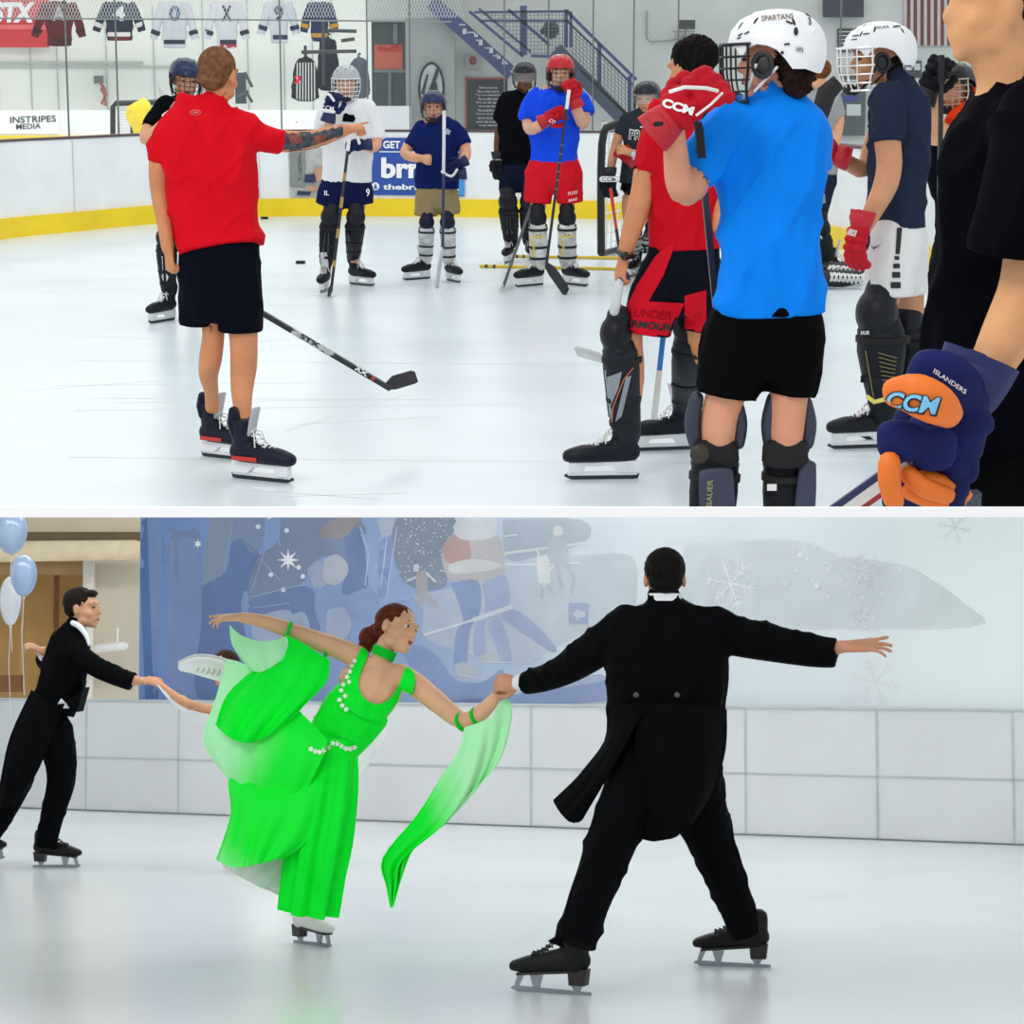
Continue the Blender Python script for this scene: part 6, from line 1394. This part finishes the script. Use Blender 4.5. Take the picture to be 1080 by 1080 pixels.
# white lace flowers
lace = mat('lace_white', 'eefaf0', .7)
fl = []
for x, y in ((371,702),(369,708),(366,714),(368,719),(362,722),(360,728),(364,734),(358,738),(361,744),(365,748),(374,697)): fl.append(star(x, y, 3.2, 1.6, 5, random.random()*3))
decal('lace_flower', [bod, body], fl[:4], lace, parent=bod, lift=.020); decal('lace_flower', [bod, body], fl[4:8], lace, parent=bod, lift=.022); decal('lace_flower', [bod, body], fl[8:], lace, parent=bod, lift=.024)
def skirt(name, secs, m_, folds=11, amp=.13, ph=0, th=.004):
    q = cr([tuple(p)+(0,)*(5-len(p)) for p in secs], 5); R = []; n = 120; C = [f.P(a[0], a[1], a[3]) for a in q]
    for i, c in enumerate(C):
        t = (C[min(i+1,len(C)-1)]-C[max(i-1,0)]).normalized(); a = t.cross(V((0,1,0))).normalized(); b = a.cross(t).normalized(); u = i/(len(C)-1)
        w = q[i][2]*f.m; d = (q[i][4] or q[i][2]*.7)*f.m; row = []
        for k in range(n+1):
            th_ = 2*math.pi*k/n; g = 1+amp*(u**.7)*(math.sin(folds*th_+ph+u*1.5)+.45*math.sin(folds*2.3*th_+ph*2+2*u)); row.append(c+a*w*math.cos(th_)*g+b*d*math.sin(th_)*g)
        R.append(row)
    return obj(name, MB().sheet(R, th), m_, f.root)
lo = f.root.location
d1 = dye('dye_skirt', GR, PALE, (-.45,0,-1.0), -.42, .12)
skirt('skirt', [(348,780,29,0,22),(340,800,35,0,27),(325,835,44,.02,34),(308,870,52,.02,38),(296,896,48,.02,38)], d1, 10, .16, .4)
skirt('skirt_panel', [(349,786,26,-.05,20),(345,830,29,-.12,22),(337,880,30,-.14,24),(330,925,27,-.14,22),(325,962,25,-.12,20)], d1 if 0 else green, 7, .22, 1.1)
pt = cloth('petticoat', 'e6efe6', .7)
skirt('petticoat', [(330,860,34,.06,25),(300,895,42,.08,30),(276,915,42,.08,30),(268,928,36,.08,26)], pt, 9, .08, 0)
# back of the skirt thrown over the lifted leg
d2 = dye('dye_cape', GR, PALE, (-1.0,0,.25), .38, .72)
panel('skirt_drape', [[(240,695,.10),(262,703,.0),(300,735,-.1),(345,780,-.22)],[(228,735,.05),(250,752,-.08),(290,775,-.2),(342,795,-.26)],[(215,783,.05),(243,800,-.08),(282,815,-.18),(330,820,-.24)],[(243,822,.08),(255,838,.0),(280,850,-.12),(318,845,-.2)]], d2, .004, rip=.026, nr=9)
panel('skirt_drape', [[(243,800,.12),(270,800,.02),(310,805,-.1),(345,800,-.16)],[(241,830,-.02),(262,840,-.16),(300,848,-.24),(338,845,-.24)],[(243,862,-.05),(258,872,-.20),(285,880,-.28),(325,885,-.26)],[(228,907,-.05),(248,915,-.22),(272,911,-.30),(300,904,-.27)]], dye('dye_hem', GR, PALE, (-.6,0,-1.0), -.30, .10), .004, rip=.022, nr=9)
# butterfly sleeve
panel('sleeve_drape', [[(303,670,.0),(318,678,-.03),(334,688,-.04),(348,697,-.05)],[(272,702,-.05),(292,714,-.12),(318,722,-.14),(344,718,-.12)],[(240,733,-.08),(262,750,-.18),(290,758,-.22),(322,742,-.18)],[(228,765,-.06),(246,780,-.18),(268,782,-.22),(298,768,-.2)]], green, .004, rip=.03, nr=7)
panel('sleeve_tip', [[(242,659,-.02),(256,671,-.04),(280,677,-.04),(304,671,.0)],[(245,680,-.04),(260,690,-.08),(284,692,-.08),(306,682,-.04)],[(262,704,-.05),(272,709,-.08),(284,705,-.1),(300,694,-.08)]], cloth('pale_green', 'b0f6bb', .6), .003, rip=.01)
for x, y, w in ((305,665,10.5),(346,681,12)):
    m = MB(); f.limb(m, [(x-1.5,y,w,.05),(x+1.5,y+.8,w,.05)], ends=(False,False)); obj('armband', m, green2, f.root)
for x, y, w, d in ((488,761,10.5,-.30),(503,755,9.5,-.345)):
    m = MB(); f.limb(m, [(x-1,y-1.5*0+ .5,w,d),(x+1.5,y-.5,w,d-.01)], ends=(False,False)); obj('armband', m, green2, f.root)
panel('hanging_scarf', [[(490,767,-.34),(503,763,-.38),(519,755,-.42),(527,740,-.44)],[(484,790,-.33),(500,792,-.40),(518,782,-.40),(537,738,-.44)],[(465,820,-.30),(487,832,-.38),(507,818,-.36),(539,760,-.42)],[(440,860,-.28),(460,873,-.36),(482,855,-.32),(520,812,-.38)],[(404,905,-.24),(420,908,-.3),(430,900,-.28),(450,880,-.3)],[(408,935,-.22),(415,936,-.26),(422,928,-.26),(430,905,-.26)],[(412,957,-.22),(413.5,957,-.23),(415,954,-.23),(418,944,-.23)]], dye('dye_scarf', GR, PALE, (1,0,.5), 1.02, 1.32), .003, rip=.03, nr=8)
# standing skate and lifted boot
skate(f, L.G(318,995), 42, .92, 'e6e7e6', lace='f2f2f0', figure=True, heelc='2a2624')
m = MB(); f.limb(m, [(193,703,6,.30),(203,702,9,.30),(214,703,11,.31),(228,706,12,.32),(241,711,10.5,.32)]); bt = obj('skate', m, mat('boot_bright','f8f8f6',.45,coat=.1), f.root, remesh=.007)
m = MB()
for i in range(6): x = 207+i*5.5; m.tube([f.P(x,709+i*.9,.27), f.P(x+2,706+i*.9,.262), f.P(x+3,702+i,.27)], .0035, 5)
obj('laces', m, mat('lace_grey','c4c6c4',.7), bt); m = MB(); f.limb(m, [(190,699,2.4,.30),(206,692.5,2.6,.31),(226,693.5,2.6,.32),(244,700,3,.33)]); obj('sole', m, mat('sole_white','e8e8e4',.5), bt)
waist = [star(328+i*4.6, 788+3.2*math.sin(i*.9)+(2 if i < 5 else -1), 3.4, 1.7, 5, i) for i in range(11)]
tg = [o for o in f.root.children if o.name.split('.')[0] in ('bodice','skirt','skirt_panel','skirt_drape')]
decal('lace_belt', tg, waist, lace, parent=bod, lift=.012)

# ---------------- man at the left edge
gl = L.G(52,913); Yl = 14.55
f = Fig(Yl, 'man in a black tailcoat at the left edge skating with one arm forward', 'person', foot=V((gl.x, gl.y, 0)))
f.head(87, 642, 76, k=1.10, pitch=2); f.limb(f.body, [(84,650,9,0),(78,666,10,0)])
f.limb(f.body, [(76,672,15,0,12),(70,700,17,0,17),(60,735,17,0,17),(48,765,16,0,17)])
f.limb(f.body, [(80,690,8,-.12),(105,705,7,-.14),(135,716,6,-.15),(146,718,5,-.15)])
f.limb(f.body, [(66,682,8,.1),(50,698,7,.2),(47,690,5.5,.1),(46,686,4.5,0)])
f.hand(f.P(147,718,-.15), V((1,0,.03)), V((0,-.6,1)), 1.05, curl=(.5,.6,.7,.8), thumb=-1); f.hand(f.P(46,688,-.02), V((-.7,-.3,.4)), V((0,-.5,1)), 1.0, curl=(.8,.9,1,1), thumb=1)
f.finish(skin('man2', 'd09a78'), .008); f.face(full=False, lip='a8645a')
f.hair('241a16', [((0,-.022,.045),(.083,.098,.084)),((0,-.05,.0),(.072,.06,.055)),((0,.05,.085),(.05,.045,.025))], vox=.007, fold=.003)
m = MB(); f.limb(m, [(80,658,10,0,10),(77,668,18,0,15),(73,682,23,0,20),(69,705,25,0,22),(63,728,25,0,22),(55,748,24,0,22)], ends=(True, False), sq=.9); f.limb(m, [(80,686,12,-.1),(100,702,11.5,-.14),(122,712,11,-.15),(141,719,10.5,-.15)], ends=(True, False)); f.limb(m, [(66,680,11,.08),(52,697,10.5,.18),(46,697,9,.1),(47,692,8,.03)], ends=(True, False))
c2 = f.wear('tailcoat', m, coat, .012, .010)
m = MB(); m.prism([f.P(70,740,-.18), f.P(88,725,-.14), f.P(81,751,-.16), f.P(74,748,-.18)], V((0,.22,0))); obj('coat_front_point', m, coat, c2)
panel('coat_tail', [[(34,728,-.10),(42,735,-.18),(55,742,-.20),(68,742,-.17)],[(12,775,-.14),(26,780,-.22),(40,782,-.23),(58,770,-.19)],[(2,815,-.16),(14,820,-.22),(28,820,-.22),(42,808,-.18)],[(-4,850,-.08),(6,852,-.12),(16,845,-.12),(26,835,-.10)]], coat, .008, c2, rip=.01)
m = MB(); f.limb(m, [(77,657,2.8,-.09,3),(84,661,3,-.12,3),(91,670,2.6,-.13,3),(94,680,1.4,-.14,2)]); obj('shirt_collar', m, cloth('shirt_white','eef0f2'), f.root)
m = MB(); m.prism([f.P(58,747,-.17), f.P(64,737,-.17), f.P(73,747,-.17)], V((0,.1,0))); obj('shirt_front', m, cloth('shirt_white','eef0f2'), f.root)
m = MB(); f.limb(m, [(47,693,6,.03),(45,688,6.5,.0)], ends=(False,False)); obj('shirt_cuff', m, cloth('shirt_white','eef0f2'), f.root)
m = MB(); f.limb(m, [(54,752,16,0,17),(46,772,20,0,19)]); f.limb(m, [(58,770,19,-.05),(63,800,17,-.06),(64,825,15.5,-.05),(56,858,13,-.05),(48,894,12,-.05)], ends=(True, False)); f.limb(m, [(36,775,18,.05),(20,820,16,.12),(0,862,13,.2),(-24,900,11,.3)], ends=(True, False)); f.wear('trousers', m, trou, .012, .010)
skate(f, L.G(45,914.5), 78, 1.02, '0c0b0d', lace='0f0f10', figure=True, heelc='1c1a1c')
skate(f, L.P(-30,905,Yl+.3), 70, 1.0, '0c0b0d', lace='0f0f10', figure=True, heelc='1c1a1c')

# ---------------- woman in white, mostly behind the green dress
f = Fig(14.3, 'woman in a white dress mostly hidden behind the green dress, holding the left man\'s hand', 'person', foot=V((L.G(285,922).x, 14.3, 0)))
f.head(238, 706, -20, k=1.0, roll=10); f.limb(f.body, [(242,716,6,0),(246,730,7,0)])
f.limb(f.body, [(250,740,16,0,11),(262,765,17,0,12),(280,795,15,0,12)])
f.limb(f.body, [(238,750,6.5,0),(222,749,6,-.05),(202,744,5.5,-.15),(184,734,4.6,-.12),(169,722,3.6,-.05)])
f.hand(f.P(169,722,-.05), V((-.9,-.1,.35)), V((0,-.7,.8)), .85, curl=(.7,.8,.9,.9), thumb=1)
f.limb(f.body, [(285,800,12,0),(290,860,9,0),(286,900,6,0)])
f.finish(skin('woman2', 'd49a74'), .008); f.face(full=False)
f.hair('3a2420', [((0,-.02,.045),(.082,.097,.082)),((0,-.08,.0),(.06,.04,.05))], vox=.008)
m = MB(); f.limb(m, [(250,742,19,0,13),(264,768,20,0,14),(282,798,18,0,14),(290,850,36,0,26),(285,905,50,0,34)], ends=(True, False)); wd = f.wear('white_dress', m, cloth('white_dress','eceeec'), .012, .010, fscale=(10,10,3))
panel('dress_wing', [[(370,765,-.1),(385,764,-.1),(398,761,-.1),(410,760,-.1)],[(352,800,-.1),(372,800,-.14),(388,795,-.12),(405,780,-.1)],[(330,830,-.1),(350,832,-.12),(368,828,-.12),(380,818,-.1)]], cloth('white_dress','eceeec'), .004, wd, rip=.01)
panel('dress_wing', [[(168,724,-.1),(185,738,-.14),(205,750,-.16),(232,755,-.1)],[(165,721,-.1),(182,742,-.12),(206,757,-.12),(236,770,-.1)]], cloth('white_dress','eceeec'), .003, wd)
m = MB(); f.limb(m, [(192,739,5.6,-.135),(190.5,737.5,5.6,-.13)], ends=(False,False)); obj('bracelet', m, mat('gold','d8b45a',.3,metal=.7), f.root)
skate(f, L.G(286,922), 20, .95, 'e6e7e6', figure=True, heelc='2a2624')
# ================================================================ place the lower rink, camera, light
bpy.context.view_layer.update()
for o in LOWER: o.matrix_world = TL @ o.matrix_world
MODE[0] = 'u'
cam = bpy.data.cameras.new('camera'); co = bpy.data.objects.new('camera', cam); COL.objects.link(co)
cam.sensor_width = 36; cam.lens = 36*F/1080; cam.clip_end = 200; cam.clip_start = .1
co.location = (0,0,HU); co.rotation_euler = (math.pi/2-U.p, 0, 0)
bpy.context.scene.camera = co
w = bpy.data.worlds.new('world'); bpy.context.scene.world = w; w.use_nodes = True
bg = w.node_tree.nodes['Background']; bg.inputs['Color'].default_value = (.96,.985,1,1); bg.inputs['Strength'].default_value = .72
def area(name, loc, rot, sx, sy, e, c=(1,.98,.95)):
    l = bpy.data.lights.new(name, 'AREA'); l.shape = 'RECTANGLE'; l.size = sx; l.size_y = sy; l.energy = e; l.color = c
    o = bpy.data.objects.new(name, l); COL.objects.link(o); o.location = loc; o.rotation_euler = rot; return o
area('hall_or_added_light', (-1,13,7.5), (0,0,0), 9, 3, 130)
area('hall_or_added_light', (1,22,7.5), (0,0,0), 12, 3, 200)
area('hall_or_added_light', (-6,44,7.5), (0,0,0), 14, 4, 620)
area('hall_or_added_light', (-3,3,6), (math.radians(38),0,math.radians(-14)), 3, 2, 170)  # added key light high in front, brightens faces and both rinks
for y, e in ((11.5,58),(14,78),(17,125),(20.5,230)):  # unseen lights added beneath the upper ice slab to brighten the lower rink
    o = area('hall_or_added_light', (0,y,-.08-(y-11)*.03), (math.radians(-8),0,0), 11, .8, e)
sc = bpy.context.scene; sc.view_settings.view_transform = 'Standard'; sc.view_settings.look = 'None'; sc.view_settings.exposure = .22; sc.view_settings.gamma = 1
sc.view_settings.use_curve_mapping = False
